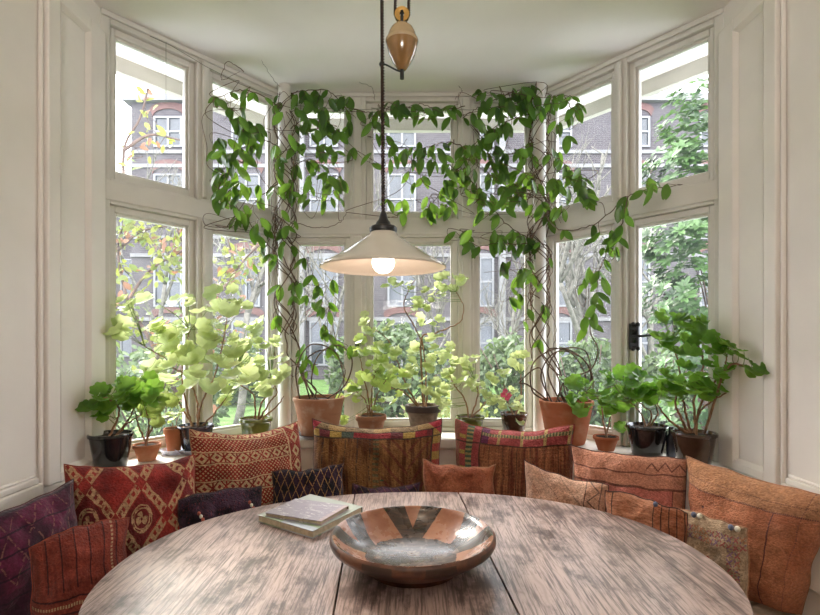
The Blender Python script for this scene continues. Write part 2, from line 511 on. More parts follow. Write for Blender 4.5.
# ------------------------------------------------------------------ cushions
SEAT = .503
r_cover = {}
def fabric(name, fn, rough=.9, weave=(150,150), bump=.8, sheen=.06):
    m = Mat(name, (.5,.5,.5), rough, .12)
    u, v, _ = m.sep(m.coord('UV'))
    col = fn(m, u, v)
    ob = m.coord('Object')
    fade = m.noise(ob, 9, 4); fine = m.noise(ob, 150, 2)
    hsv = m.nt.nodes.new('ShaderNodeHueSaturation')
    m.put(hsv.inputs['Value'], (fade*.9+fine*1.05+m.noise(ob,60,3)*.6)-.40); m.put(hsv.inputs['Color'], col)
    m.color(E(m, hsv.outputs[0]))
    w = m.noise(m.scale(m.coord('UV'), (weave[0]*.42, weave[1]*.75, 1)), 1, 2)*1.6
    m.bump(w+fine*1.0+m.noise(ob, 45, 3)*2.0, bump, .005)
    m.b.inputs['Sheen Weight'].default_value = sheen; m.b.inputs['Sheen Roughness'].default_value = .6
    return m.mat

def f_purple(m, u, v):
    w = m.noise(m.coord('UV'), 4, 3)*.06
    base = m.mix(m.noise(m.coord('UV'), 5, 3).sm(.35,.65), (.030,.005,.016), (.125,.014,.050))
    a = (u*5+v*3+w*6); b = (u*5-v*3+w*5)
    zig = a.line(.035).max(b.line(.035))*(m.noise(m.coord('UV'), 30, 2).gt(.47))*v.gt(.5)
    c = m.mix(zig*.5, base, (.30,.14,.10))
    st = (v*7+w*3).line(.045)
    c = m.mix(st*.8, c, (.012,.004,.014))
    return m.mix(v.lt(.47)*u.lt(.8)*.6, c, (.03,.008,.022))
def f_brick(m, u, v):
    n = m.noise(m.scale(m.coord('UV'), (22,2,1)), 1, 3)
    n2 = m.noise(m.scale(m.coord('UV'), (2,22,1)), 1, 3)
    side = v.gt(.62)
    base = m.mix(n*side+n2*(1.0-side), (.10,.016,.012), (.35,.070,.045))
    dark = (u*7).line(.05)*side
    dark = dark.max((v*9).line(.06)*(1.0-side))
    c = m.mix(dark*.85, base, (.03,.010,.012))
    stitch = ((u-.80).abs()).lt(.012)*(v*40).frac().gt(.4)
    st2 = ((v-.50).abs()).lt(.012)*(u*40).frac().gt(.4)
    return m.mix(stitch.max(st2)*.75, c, (.50,.36,.20))
def f_medal(m, u, v):
    wob = m.noise(m.coord('UV'), 7, 3)
    x = u*1.32+(wob-.5)*.05; y = v+(wob-.5)*.05
    a = (x+y)*1.95+.02; b = (x-y)*1.95+.36
    fa = a.frac()-.5; fb = b.frac()-.5
    ia = a.floor(); ib = b.floor()
    # rows of bars along both diagonals, with small square holes
    da = (fa.abs()-.5).abs(); db = (fb.abs()-.5).abs()
    barA = da.lt(.105)*(fb.abs()).lt(.38)
    barB = db.lt(.105)*(fa.abs()).lt(.38)
    holeA = da.lt(.045)*((b*6).frac()-.5).abs().gt(.28)
    holeB = db.lt(.045)*((a*6).frac()-.5).abs().gt(.28)
    bars = (barA*(1.0-holeA)).max(barB*(1.0-holeB))
    r = (fa*fa+fb*fb).sqrt()
    ang = fa.atan2(fb)
    ring = ((r-.235).abs()).lt(.045)*(1.0-((r-.235).abs()).lt(.015)*((ang*3.5).sin()).gt(.3))
    star = r.lt(.15)*(((ang*2.5+.6).sin()*.5+.5)*.16+.02-r).gt(-.03)*(r.gt(.03))
    par = ((ia+ib)*.5).frac().lt(.25)
    dark = m.noise(m.coord('UV'), 3, 3)
    base = m.mix(dark.sm(.35,.6), (.13,.014,.013), (.34,.036,.028))
    centre = fa.abs().max(fb.abs()).lt(.36)
    base = m.mix(centre*par*.6, base, (.10,.010,.014))
    cream = m.mix(m.noise(m.coord('UV'), 40, 3), (.40,.21,.10), (.58,.40,.22))
    f = bars.max((ring.max(star))*par)
    worn = m.noise(m.coord('UV'), 28, 3).gt(.40)
    return m.mix(f*(worn*.6+.25), base, cream)
def f_diamond(m, u, v):
    wob = m.noise(m.coord('UV'), 5, 2)
    y = v+(wob-.5)*.03; x = u+(wob-.5)*.03
    red = m.mix(m.noise(m.coord('UV'), 6, 3).sm(.3,.7), (.20,.022,.016), (.35,.045,.032))
    cream = (.60,.43,.24)
    band = (y*4.6+.15).frac()            # dots below .55, diamonds above
    isd = band.gt(.52)
    gx = (x*30+y*31).frac()-.5; gy = (x*30-y*31).frac()-.5
    dots = (gx.abs().max(gy.abs())).lt(.25)*(1.0-isd)
    by = (band-.76)*2.2
    dx = (x*9.5).frac()-.5
    rr = dx.abs()+by.abs()
    dia = rr.lt(.42)*(1.0-rr.lt(.17))*isd
    tri = (rr.gt(.58))*isd*((band-.76).abs()).lt(.17)*(1.0-((x*28).frac()-.5).abs().gt(.33))
    lines = ((band-.54).abs()).lt(.022).max(((band-.975).abs()).lt(.022))
    right = x.gt(.80)
    bx = (x-.90)*9.0
    dy = (y*8.5).frac()-.5
    r2 = bx.abs()+dy.abs()
    rt = (r2.lt(.48)*(1.0-r2.lt(.2))).max(((x-.815).abs()).lt(.008)).max(((x-.985).abs()).lt(.006)).max(dots*0.6*(r2.gt(.6)))
    f = (dots.max(dia).max(lines).max(tri))*(1.0-right)+rt*right
    return m.mix(f*.88, red, cream)
def f_lumbar(m, u, v):
    n = m.noise(m.coord('UV'), 5, 3)
    base = m.mix(n.sm(.4,.6), (.014,.008,.014), (.058,.026,.048))
    sp = m.noise(m.scale(m.coord('UV'), (45,30,1)), 1, 2)
    base = m.mix(sp.sm(.58,.66)*.5, base, (.20,.035,.035))
    z = ((u*9+v*3).line(.06)).max((u*9-v*3).line(.06))*v.lt(.6)*m.noise(m.coord('UV'), 60, 1).gt(.52)
    return m.mix(z*.5, base, (.22,.16,.14))
def f_indigo(m, u, v):
    base = m.mix(m.noise(m.coord('UV'), 6, 3).sm(.4,.6), (.008,.007,.012), (.032,.016,.034))
    lat = ((u*9+v*5).line(.055)).max((u*9-v*5).line(.055))
    inner = ((u-.47).abs()).lt(.34)*v.lt(.62)
    lat = lat*(m.noise(m.coord('UV'), 50, 1).gt(.40))*(1.0-inner)
    c = m.mix(lat*.8, base, (.42,.22,.08))
    edge = inner*(1.0-((u-.47).abs()).lt(.32)*v.lt(.59))
    c = m.mix(edge*.9, c, (.008,.006,.012))
    pat = inner*((u*26).frac().gt(.5))*((v*15).frac().gt(.55))*m.noise(m.coord('UV'), 25, 1).gt(.45)
    return m.mix(pat*.7, c, (.22,.07,.045))
def f_patch(m, u, v):
    st = m.noise(m.scale(m.coord('UV'), (26,3,1)), 1, 3, .6, .4)
    base = m.mix(st.sm(.35,.65), (.10,.035,.014), (.27,.125,.045))
    dg = ((u*9+v*7).frac()-.5).abs().lt(.12); dg2 = ((u*9-v*7).frac()-.5).abs().lt(.12)
    lf = u.lt(.74)
    dd = (dg*lf+dg2*(1.0-lf))*u.gt(.54)
    base = m.mix(dd*.6, base, (.13,.025,.02))
    ver = (u*11).line(.06)*u.lt(.5)*m.noise(m.coord('UV'), 30, 1).gt(.45)
    base = m.mix(ver*.6, base, (.035,.03,.025))
    col = (((u-.50).abs()).lt(.022))*((v*22).frac().gt(.5))
    base = m.mix(col*.6, base, (.05,.09,.05))
    g = m.noise(m.coord('UV'), 6.5, 1).gt(.68)*v.lt(.62)
    base = m.mix(g*.75, base, (.02,.12,.055))
    # border of patches along the top and down the right
    k = (u*11.0+.35).floor()
    h = ((k*12.9898).sin()*43758.5).frac()
    pc = m.mix(h.gt(.25), (.38,.24,.06), (.30,.035,.04))
    pc = m.mix(h.gt(.48), pc, (.075,.10,.075))
    pc = m.mix(h.gt(.72), pc, (.15,.03,.035))
    k2 = (v*14).floor(); h2 = ((k2*78.233).sin()*4375.5).frac()
    pr = m.mix(h2.gt(.5), (.38,.23,.06), (.36,.06,.045))
    top = v.gt(.865)*v.lt(.935)
    rgt = u.gt(.93)
    c = m.mix(top, base, pc)
    c = m.mix(rgt*v.lt(.935), c, pr)
    ct = m.mix(m.noise(m.scale(m.coord('UV'), (30,60,1)), 1, 2).sm(.4,.6), (.30,.19,.10), (.16,.10,.05))
    c = m.mix(v.gt(.935), c, m.mix((u*3+.2).frac().gt(.62), ct, (.36,.22,.09)))
    c = m.mix((u+v*.8).gt(1.69), c, (.38,.035,.05))
    c = m.mix((v*.8-u).gt(.72), c, (.36,.03,.05))
    ln = ((v-.86).abs()).lt(.007).max(((v-.935).abs()).lt(.005)).max((((u-.925).abs()).lt(.005))*v.lt(.935))
    return m.mix(ln*.8, c, (.03,.03,.025))
def f_patch2(m, u, v):
    st = m.noise(m.scale(m.coord('UV'), (30,2.5,1)), 1, 3)
    base = m.mix(st.sm(.35,.65), (.15,.04,.022), (.33,.13,.06))
    sq = ((u*48).frac().gt(.5))*((v*30).frac().gt(.5))
    base = m.mix(sq*.35, base, (.09,.045,.02))
    ver = (u*9).line(.03)
    base = m.mix(ver*.6, base, (.05,.03,.02))
    pink = m.mix(m.noise(m.coord('UV'), 8, 3), (.25,.032,.038), (.40,.095,.09))
    c = m.mix(v.gt(.83), base, pink)
    c = m.mix(v.gt(.83)*((u*5.2).frac().lt(.13)), c, (.38,.26,.10))
    c = m.mix(v.gt(.83)*((u-.24).abs()).lt(.07), c, (.13,.025,.07))
    dotb = (((v-.93).abs()).lt(.018))
    c = m.mix(dotb, c, m.mix((u*40).frac().gt(.5), (.34,.23,.11), (.12,.12,.06)))
    c = m.mix(u.lt(.24), c, pink)
    c = m.mix((u-.145).abs().lt(.03), c, m.mix((v*24).frac().gt(.5), (.30,.22,.09), (.06,.10,.06)))
    c = m.mix(u.lt(.11)*((v*7).frac().lt(.25)), c, (.36,.25,.06))
    c = m.mix(u.lt(.05), c, (.30,.11,.07))
    ln = ((v-.825).abs()).lt(.007).max(((u-.245).abs()).lt(.006))
    return m.mix(ln*.8, c, (.05,.03,.02))
def f_orange(m, u, v):
    n = m.noise(m.coord('UV'), 4, 4)
    return m.mix(n.sm(.3,.7), (.27,.070,.034), (.42,.14,.07))
def f_beige(m, u, v):
    n = m.noise(m.coord('UV'), 5, 4)
    base = m.mix(n.sm(.3,.7), (.58,.31,.205), (.72,.45,.33))
    d = ((u*4+v*4.2).line(.022))*((u*60).frac().gt(.4))*u.lt(.74)
    z = (((v*5).tri()*.11+.80-u).abs()).lt(.010)
    e = ((u-.76).abs()).lt(.006)+((u-.93).abs()).lt(.006)
    return m.mix(d.max(z).max(e)*.7, base, (.09,.075,.075))
def f_pinkterra(m, u, v):
    n = m.noise(m.coord('UV'), 4, 4)
    base = m.mix(n.sm(.3,.7), (.52,.155,.12), (.66,.24,.19))
    br = (((u-.5).abs()).gt(.40)).max(v.gt(.72))
    c = m.mix(br*.85, base, m.mix(n, (.50,.215,.13), (.64,.32,.21)))
    ln = (((u-.5).abs()-.40).abs()).lt(.005)*v.lt(.74)
    ln = ln.max(((v-.73).abs()).lt(.010)).max(((v-.85).abs()).lt(.006))
    zz = (((u*9).tri()*.07+.88-v).abs()).lt(.008)*u.gt(.68)
    tri = (((u*16).tri()*.05+.90-v).abs()).lt(.006)*(u*80).frac().gt(.4)
    return m.mix(ln.max(zz).max(tri*.5)*.75, c, (.10,.03,.03))
def f_ochre(m, u, v):
    n = m.noise(m.scale(m.coord('UV'), (6,40,1)), 1, 3)
    base = m.mix(n.sm(.3,.7), (.34,.125,.065), (.52,.24,.14))
    c = m.mix(u.gt(.62)*.6, base, (.27,.075,.03))
    st = ((u*11+.3).line(.07))*u.gt(.60)
    l2 = ((u-.10).abs()).lt(.008)
    return m.mix((st.max(l2))*.85, c, (.035,.02,.018))
def f_sack(m, u, v):
    n = m.noise(m.coord('UV'), 5, 4)
    base = m.mix(n.sm(.3,.7), (.34,.225,.14), (.47,.34,.23))
    def xs(a, b):
        p = (a.frac()-.5).abs(); q = (b.frac()-.5).abs()
        return ((p-q).abs().lt(.15))*(p.max(q)).lt(.43)
    top = ((v-.84).abs()).lt(.072)*xs(u*13, (v-.768)*13.9)
    rg = ((u-.86).abs()).lt(.077)*xs(v*13, (u-.783)*13)*v.lt(.78)
    hue = m.mix(m.noise(m.coord('UV'), 9, 1).gt(.52), (.42,.09,.10), (.22,.12,.22))
    hue = m.mix(m.noise(m.coord('UV'), 3.5, 1).gt(.56), hue, (.45,.19,.10))
    dot = ((u-.55)*(u-.55)+(v-.62)*(v-.62)).sqrt().lt(.025)
    c = m.mix((top.max(rg))*m.noise(m.coord('UV'), 45, 1).gt(.38)*.8, base, hue)
    return m.mix(dot*.9, c, (.38,.03,.03))
def f_terra(m, u, v):
    n = m.noise(m.coord('UV'), 3, 4)
    base = m.mix(n.sm(.3,.7), (.42,.14,.07), (.58,.24,.13))
    c = m.mix(v.gt(.82)*.75, base, m.mix(n, (.42,.20,.10), (.56,.31,.17)))
    w = m.noise(m.coord('UV'), 4, 1)*.02
    ln = ((v+w-.83).abs()).lt(.006)*(u*90).frac().gt(.35)
    ln = ln.max(((v+w-.90).abs()).lt(.004)*(u*90).frac().gt(.45)*.7)
    ln = ln.max(((u+w*1.5-.74).abs()).lt(.005)*v.lt(.82)).max(((u+w-.90).abs()).lt(.004)*(v*70).frac().gt(.4)*.7)
    dot = (((u-.20)*(u-.20)*1.3+(v-.70)*(v-.70)).sqrt()).lt(.012)
    return m.mix(ln.max(dot)*.8, c, (.08,.03,.045))
def f_dusk(m, u, v):
    n = m.noise(m.coord('UV'), 8, 3)
    base = m.mix(n.sm(.4,.6), (.02,.012,.022), (.085,.030,.062))
    return m.mix((v*6+u*9).line(.06)*.5, base, (.25,.13,.05))

def cushion(label, mat, TL, TR, T=.13, lean=.06, zb=SEAT, ear=.07, side=.05, BL=None, BR=None, N=34, seed=1, wr=.011, bot=.03, spread=0.0, name='cushion', sag=.0, group='cushions along the window seat'):
    tl = P(*TL); trr = P(*TR)
    rt = (trr-tl); rt.z = 0; rt.normalize()
    nf = Vector((rt.y, -rt.x, 0))
    if nf.y > 0 and abs(nf.y) > abs(nf.x): nf = -nf
    bl = P(*BL) if BL else Vector((tl.x, tl.y, 0))+nf*lean+Vector((0,0,zb))-rt*spread
    br = P(*BR) if BR else Vector((trr.x, trr.y, 0))+nf*lean+Vector((0,0,zb))+rt*spread
    up = ((tl+trr)-(bl+br)).normalized()
    nrm = (rt.cross(up)).normalized()
    ctr = (tl+trr+bl+br)/4
    w = ((trr-tl).length+(br-bl).length)/2; h = ((tl-bl).length+(trr-br).length)/2
    mb = MB()
    def surf(u, v, sgn):
        a, b = (u+1)/2, (v+1)/2
        p = (bl*(1-a)+br*a)*(1-b)+(tl*(1-a)+trr*a)*b
        # edges drawn in between the pointed corners
        ex = side*w*.5*(1-v*v)*abs(u)**3*(1 if u > 0 else -1)
        p = p-rt*ex
        if v > 0: p = p-up*(ear*h*(1-abs(u)**2.2)*v**3)
        else: p = p+up*(bot*h*(1-u*u)*abs(v)**3)
        f = max(0, 1-abs(u)**2.8)**.52*max(0, 1-abs(v)**2.8)**.52
        belly = 1.0-.22*v
        q = Vector((u*2.2, v*2.2*h/w, seed*7.3+sgn))
        wn = noise.noise(q*1.6)*1.2+noise.noise(q*4)*.6
        edge = min(1, (1-max(abs(u),abs(v)))*4)
        fold = noise.noise(Vector((math.atan2(v,u)*3.2, seed*3.1, sgn)))*.9*max(abs(u),abs(v))**2
        p = p+nrm*(sgn*(T*(.72 if sgn > 0 else .42)*f*belly)+(wn*wr+fold*wr)*edge*sgn)
        p = p+nrm*(noise.noise(Vector((u*1.3, v*1.3, seed*2.7)))*wr*1.5*(1-f))
        p = p+rt*(noise.noise(Vector((v*2.3, seed*5.1, u)))*.007)+up*(noise.noise(Vector((u*2.6, seed*3.7, v*.8)))*.009)
        return p
    idx = {}
    vs = []; uvs = []; fs = []
    ts = [math.sin(PI/2*(2*i/N-1))*.35+(2*i/N-1)*.65 for i in range(N+1)]
    for sgn in (1, -1):
        for j in range(N+1):
            for i in range(N+1):
                bd = i in (0,N) or j in (0,N)
                if bd and sgn == -1: idx[(i,j,-1)] = idx[(i,j,1)]; continue
                idx[(i,j,sgn)] = len(vs); vs.append(surf(ts[i], ts[j], sgn)); uvs.append(((ts[i]+1)/2, (ts[j]+1)/2))
        for j in range(N):
            for i in range(N):
                q = (idx[(i,j,sgn)], idx[(i+1,j,sgn)], idx[(i+1,j+1,sgn)], idx[(i,j+1,sgn)])
                fs.append(q if sgn == 1 else q[::-1])
    mb.add(vs, fs, uvs)
    base = Vector((ctr.x, ctr.y, zb))
    r = root(name, base, label, 'cushion', group)
    r_cover[r.name] = mb.build('cover', mat, r, smooth=True)
    # seam welt all round
    loop = [surf(ts[i], -1, 1) for i in range(N+1)]+[surf(1, ts[j], 1) for j in range(1, N+1)]+[surf(ts[i], 1, 1) for i in range(N-1, -1, -1)]+[surf(-1, ts[j], 1) for j in range(N-1, -1, -1)]
    return r, (lambda u, v: surf(u, v, 1)), nrm, loop, up, rt
def welt(r, loop, mat, rad=.0019):
    mb = MB(); mb.tube(loop, rad, rad, 6, cap=False); mb.build('seam', mat, r_cover[r.name], smooth=True)
def cowrie(r, c, nrm, up, rt, n=4, s=.011):
    for k in range(n):
        t = 2*PI*(k+.5)/n; d = rt*math.cos(t)+up*math.sin(t)
        mb = MB(); q = c+d*s*.85+nrm*.005
        mb.sphere((0,0,0), 1, 10, 8)
        a, b = d*s, d.cross(nrm)*s*.62
        mb.v = [tuple(q+a*x+b*y+nrm*(z*s*.5)) for (x,y,z) in mb.v]
        mb.build('shell', MT['shell'], r, smooth=True)
def bobble(r, c, nrm, up, mats, s=.007, step=None):
    for k, m in enumerate(mats):
        mb = MB(); q = c+nrm*(s*.8)+(step or up*-1)*(k*s*2.2)
        mb.sphere(q, s, 10, 8, 1, 1, 1.15); mb.build('bead', MT[m], r, smooth=True)

seam = simple('seam_dark', (.09,.04,.035), .9, .2, 60)
seam_red = simple('seam_red', (.28,.06,.035), .9, .2, 60)
seam_tan = simple('seam_tan', (.42,.21,.12), .9, .2, 60)

c = cushion('large deep purple velvet cushion with gold zigzags leaning on the side wall', fabric('velvet_purple', f_purple, .95, (90,90), .3, .25),
    (-40,524,1.235), (74,479,1.485), T=.10, lean=.05, seed=2, ear=.03); welt(c[0], c[3], seam)
c = cushion('brick red kilim cushion with dark stripes and a cowrie shell flower', fabric('kilim_brick', f_brick),
    (28,547,1.25), (127,520,1.385), T=.11, lean=.035, seed=3, ear=-.06, side=.06); welt(c[0], c[3], seam_red)
cowrie(c[0], c[1](.52,-.05), c[2], c[4], c[5])
c = cushion('red cushion with cream medallions and diagonal lattice bars', fabric('medallion_red', f_medal),
    (65,464,1.505), (195,455,1.73), T=.12, lean=.055, seed=4, ear=.055); welt(c[0], c[3], seam_red)
c = cushion('small dark purple bolster cushion with red and cream beads', fabric('lumbar_purple', f_lumbar),
    (177,499,1.605), (261,487,1.77), T=.075, lean=.03, seed=5, ear=-.03, side=.02); welt(c[0], c[3], seam)
for u in (-.60,.60): bobble(c[0], c[1](u, .66 if u < 0 else .74), c[2], c[4], ['red_bead','shell','red_bead'], .0055, (c[5]*.55-c[4]).normalized())
c = cushion('large red cushion with rows of cream diamonds and dots', fabric('diamond_red', f_diamond),
    (189,429,1.80), (299,420,2.09), T=.13, lean=.06, seed=6, ear=.075); welt(c[0], c[3], seam_tan)
c = cushion('small near-black indigo cushion with gold stitched lattice', fabric('indigo_stitch', f_indigo),
    (272,471,1.86), (344,464,1.915), T=.085, lean=.03, seed=7, ear=.02); welt(c[0], c[3], seam)
c = cushion('brown patchwork cushion with green blotches and many coloured top border', fabric('patchwork_brown', f_patch),
    (312,418,2.13), (442,418,2.14), T=.14, lean=.06, seed=8, ear=.095); welt(c[0], c[3], seam)
c = cushion('low dark purple cushion mostly hidden behind the table edge below the brown patchwork one', fabric('dusk_purple', f_dusk),
    (352,484,1.945), (420,484,1.955), T=.08, lean=.02, seed=9, ear=.05); welt(c[0], c[3], seam)
c = cushion('small plain burnt orange cushion', fabric('plain_orange', f_orange),
    (423,460,1.95), (495,465,1.95), T=.09, lean=.03, seed=10, ear=.05); welt(c[0], c[3], seam_tan)
c = cushion('large rust brown patchwork cushion with a pink border', fabric('patchwork_rust', f_patch2),
    (455,419,2.16), (575,424,1.995), T=.11, lean=.03, seed=11, ear=.085); welt(c[0], c[3], seam_red)
c = cushion('pale peach beige cushion with dark diagonal stitching', fabric('beige_stitch', f_beige),
    (524,461,1.885), (608,486,1.745), T=.085, lean=.0, seed=12, ear=.05); welt(c[0], c[3], seam)
c = cushion('wide dusty pink cushion with a dark stitched frame below the small clay pot', fabric('terracotta_pink', f_pinkterra),
    (572,445,1.90), (688,458,1.70), T=.09, lean=.02, seed=13, ear=.03); welt(c[0], c[3], seam)
c = cushion('small ochre brown ribbed cushion with dark stripes at one end', fabric('ochre_rib', f_ochre, .9, (30,120), .5),
    (606,490,1.655), (688,513,1.525), T=.07, lean=.0, seed=14, ear=-.02); welt(c[0], c[3], seam)
bobble(c[0], c[1](.25,.98), c[2], c[4], ['tassel_blue'], .007)
c = cushion('beige sackcloth cushion with pink cross stitch and bobbles', fabric('sackcloth', f_sack, .95, (110,110), .6),
    (676,508,1.585), (750,530,1.43), T=.07, lean=.0, seed=15, ear=-.03); welt(c[0], c[3], seam_tan)
for u in (-.42,.62): bobble(c[0], c[1](u,.97), c[2], c[4], ['tassel_blue','shell'], .0075, c[5])
c = cushion('biggest terracotta orange cushion against the panelled wall', fabric('terracotta_stitch', f_terra),
    (687,456,1.70), (840,499,1.315), T=.11, BL=(700,590,1.64), BR=(800,615,1.47), seed=16, ear=.03, side=.04); welt(c[0], c[3], seam_tan)
# ------------------------------------------------------------------ table
TH = .75; TC = Vector((.014, 1.268)); TA, TB = .735, .578; ROT = math.radians(3.3)
def tw(x, y): 
    c, s = math.cos(ROT), math.sin(ROT)
    return (TC.x+x*c-y*s, TC.y+x*s+y*c)
def woodmat(name, seed, bold=0.0):
    m = Mat(name, (.2,.1,.06), .4, .5)
    g = m.coord('Object'); 
    off = m.nt.nodes.new('ShaderNodeVectorMath'); off.operation = 'ADD'; m.put(off.inputs[0], g); off.inputs[1].default_value = (seed*3.1, seed*1.7, 0)
    g = E(m, off.outputs[0])
    x, y, z = m.sep(g)
    warp = m.noise(m.scale(g, (2.2,1.0,1)), 1.6, 3)
    rings = ((x*(58-bold*26)+warp*(17.0-bold*3)).frac()-.5).abs()*2.0
    fib = m.noise(m.scale(g, (120,5,1)), 1, 4, .65)
    patch = m.noise(m.scale(g, (1.8,1.0,1)), 4.6, 8, .70)
    flake = m.noise(m.scale(g, (70,16,1)), 1, 3, .6, .6)
    worn = (patch*1.1+fib*.5+flake*.3).sm(.76,.99)
    c = m.mix(worn, (.055,.027,.021), (.45,.325,.285))
    c = m.mix(rings.sm(.62-bold*.3,.98)*(.26+bold*.42), c, (.085,.052,.045))
    c = m.mix(fib.sm(.50,.64)*.75, c, (.05,.026,.02))
    pore = m.noise(m.scale(g, (200,8,1)), 1, 2)
    c = m.mix(pore.sm(.54,.64)*.6, c, (.05,.027,.022))
    c = m.mix(m.noise(g, 5.5, 5, .65).sm(.54,.68)*.6, c, (.06,.032,.024))
    m.color(c)
    m.rough((patch*.30)+.20)
    m.bump(fib*.6+rings*.25+patch*.2, .35, .0018)
    m.b.inputs['Coat Weight'].default_value = .25; m.b.inputs['Coat Roughness'].default_value = .32
    return m.mat
r = root('dining_table', (TC.x, TC.y, 0), 'oval dark oak table with two hinged leaves and a worn sheen', 'table')
def outline(x0, x1, n=60):
    """closed outline of the oval between two lines across it"""
    def yy(x): return TB*max(0, 1-abs(x/TA)**2.14)**(1/2.14)
    xs = [x0+(x1-x0)*(.5-.5*math.cos(PI*i/n)) for i in range(n+1)]
    top = [(x, yy(x)) for x in xs]
    return top+[(x, -yy(x)) for x in xs[::-1] if yy(x) > 1e-6]
def slab(x0, x1, name, mat):
    poly = [tw(*q) for q in outline(x0, x1)]
    out = []
    for q in poly:
        if not out or (Vector(q)-Vector(out[-1])).length > 1e-4: out.append(q)
    if (Vector(out[0])-Vector(out[-1])).length < 1e-4: out.pop()
    mb = MB(); mb.prism(out, TH-.026, TH)
    return mb.build(name, mat, r, bevel=.007, seg=3)
HW = .1835
slab(-HW, HW, 'centre_board', woodmat('oak_centre', 1))
slab(-TA, -HW-.0045, 'drop_leaf', woodmat('oak_leaf', 2))
lf = slab(HW+.0045, .618, 'drop_leaf', woodmat('oak_leaf_two', 4))
slab(.6192, TA, 'leaf_edge_board', woodmat('oak_edge', 7, 1.0))
wd = woodmat('oak_frame', 9)
def tbar(x0,x1,y0,y1,z0,z1,name,bev=.004):
    mb = MB(); a = tw(x0,y0); b = tw(x1,y0); d = tw(x0,y1)
    mb.obox((*a,z0), (b[0]-a[0],b[1]-a[1],0), (d[0]-a[0],d[1]-a[1],0), (0,0,z1-z0)); mb.build(name, wd, r, bevel=bev)
tbar(-.165,.165,-.43,-.405,.60,TH-.028,'apron'); tbar(-.165,.165,.405,.43,.60,TH-.028,'apron')
tbar(-.165,-.142,-.40,.40,.60,TH-.028,'apron'); tbar(.142,.165,-.40,.40,.60,TH-.028,'apron')
def leg(x, y):
    mb = MB(); p = tw(x, y)
    mb.lathe([(.001,0),(.022,0),(.026,.03),(.02,.06),(.03,.12),(.03,.16),(.018,.20),(.026,.34),(.03,.46),(.018,.5),(.03,.53),(.03,TH-.028),(.001,TH-.028)], (*p,0), 20)
    mb.build('leg', wd, r, autos=40)
for sx in (-1,1):
    for sy in (-1,1): leg(sx*.15, sy*.415)
leg(-.52, .05); leg(.50, -.05)      # gate legs under the open leaves
tbar(-.52,-.17,.03,.055,.66,TH-.028,'gate_rail'); tbar(.17,.50,-.055,-.03,.66,TH-.028,'gate_rail')

# ------------------------------------------------------------------ wooden bowl
BC = Vector((.002, 1.238, TH+.0005))
m = Mat('bowl_painted', (.3,.12,.05), .3, .5)
x, y, z = m.sep(m.coord('Object'))
rr = (x*x+y*y).sqrt(); an = y.atan2(x)
wob = m.noise(m.coord('Object'), 14, 4)
k = (an/(2*PI)*5.0+.25)
tri = ((k.frac()-.5).abs())*2.0                           # 1 mid-way between arms
arm = (rr-.075)/.12                     # 0 at the dark centre, 1 near the rim
band = ((tri-arm*.46+(wob-.5)*.14).abs()).lt(.25)
dark = band.max((rr+(wob-.5)*.04).lt(.112))
gr = m.noise(m.scale(m.coord('Object'), (18,140,18)), 1, 4)
cop = m.mix(wob.sm(.3,.7), (.24,.090,.048), (.40,.185,.105))
blk = m.mix(gr.sm(.4,.75), (.014,.011,.010), (.085,.05,.032))
c = m.mix(dark*.95, cop, blk)
scuff = m.noise(m.coord('Object'), 32, 6, .7).sm(.52,.66)*rr.lt(.115)
c = m.mix(scuff*.45, c, (.32,.22,.16))
m.color(c); m.rough(wob*.22+.16); m.bump(gr+wob*1.5, .25, .002)
m.b.inputs['Coat Weight'].default_value = .3; m.b.inputs['Coat Roughness'].default_value = .15
bowl_in = m.mat
m = Mat('bowl_outside', (.2,.08,.04), .4, .4)
x, y, z = m.sep(m.coord('Object')); an = y.atan2(x)
wob = m.noise(m.coord('Object'), 20, 4)
chk = ((an*9.0+wob*.8).sin()).gt(0.0)*((z-.066).abs()).lt(.014)
c = m.mix(wob.sm(.35,.7), (.06,.024,.014), (.16,.062,.03))
m.color(m.mix(chk*.75, c, (.028,.018,.013))); m.bump(wob, .2, .002); bowl_out = m.mat
r = root('bowl', BC, 'wide shallow wooden bowl painted with black chevrons', 'bowl')
prof_out = [(.001,.004),(.098,.004),(.104,0),(.110,0),(.113,.010),(.118,.014),(.150,.030),(.180,.050),(.196,.062),(.200,.070),(.199,.080),(.193,.085)]
prof_in = [(.193,.085),(.188,.084),(.180,.074),(.165,.058),(.14,.041),(.11,.028),(.075,.020),(.04,.017),(.001,.016)]
mb = MB(); mb.lathe(prof_out, BC, 96); mb.build('outer_wall', bowl_out, r, autos=50)
mb = MB(); mb.lathe(prof_in, BC, 96); mb.build('painted_inside', bowl_in, r, smooth=True)

# ------------------------------------------------------------------ two books
def covermat(name, kind):
    m = Mat(name, (.4,.42,.38), .35, .5); u, v, w = m.sep(m.coord('UV'))
    n = m.noise(m.coord('UV'), 6, 3)
    if kind == 0:
        c = m.mix(n, (.30,.33,.29), (.38,.40,.355))
        c = m.mix(v.lt(.16)*u.gt(.1)*.5, c, (.20,.32,.10))
        c = m.mix((v.lt(.10))*u.gt(.45)*.7, c, (.42,.44,.55))
    else:
        c = m.mix(n, (.22,.19,.225), (.32,.285,.33))
        wv = m.noise(m.scale(m.coord('UV'), (5,26,1)), 1, 3, .5, .5)
        s = wv.sm(.56,.64)*(m.noise(m.scale(m.coord('UV'), (24,5,1)), 1, 2).gt(.44))
        c = m.mix(s*.8, c, (.72,.68,.66))
        c = m.mix(u.gt(.93)*.6, c, (.45,.30,.28))
    m.color(c); m.b.inputs['Coat Weight'].default_value = .4; m.b.inputs['Coat Roughness'].default_value = .2
    return m.mat
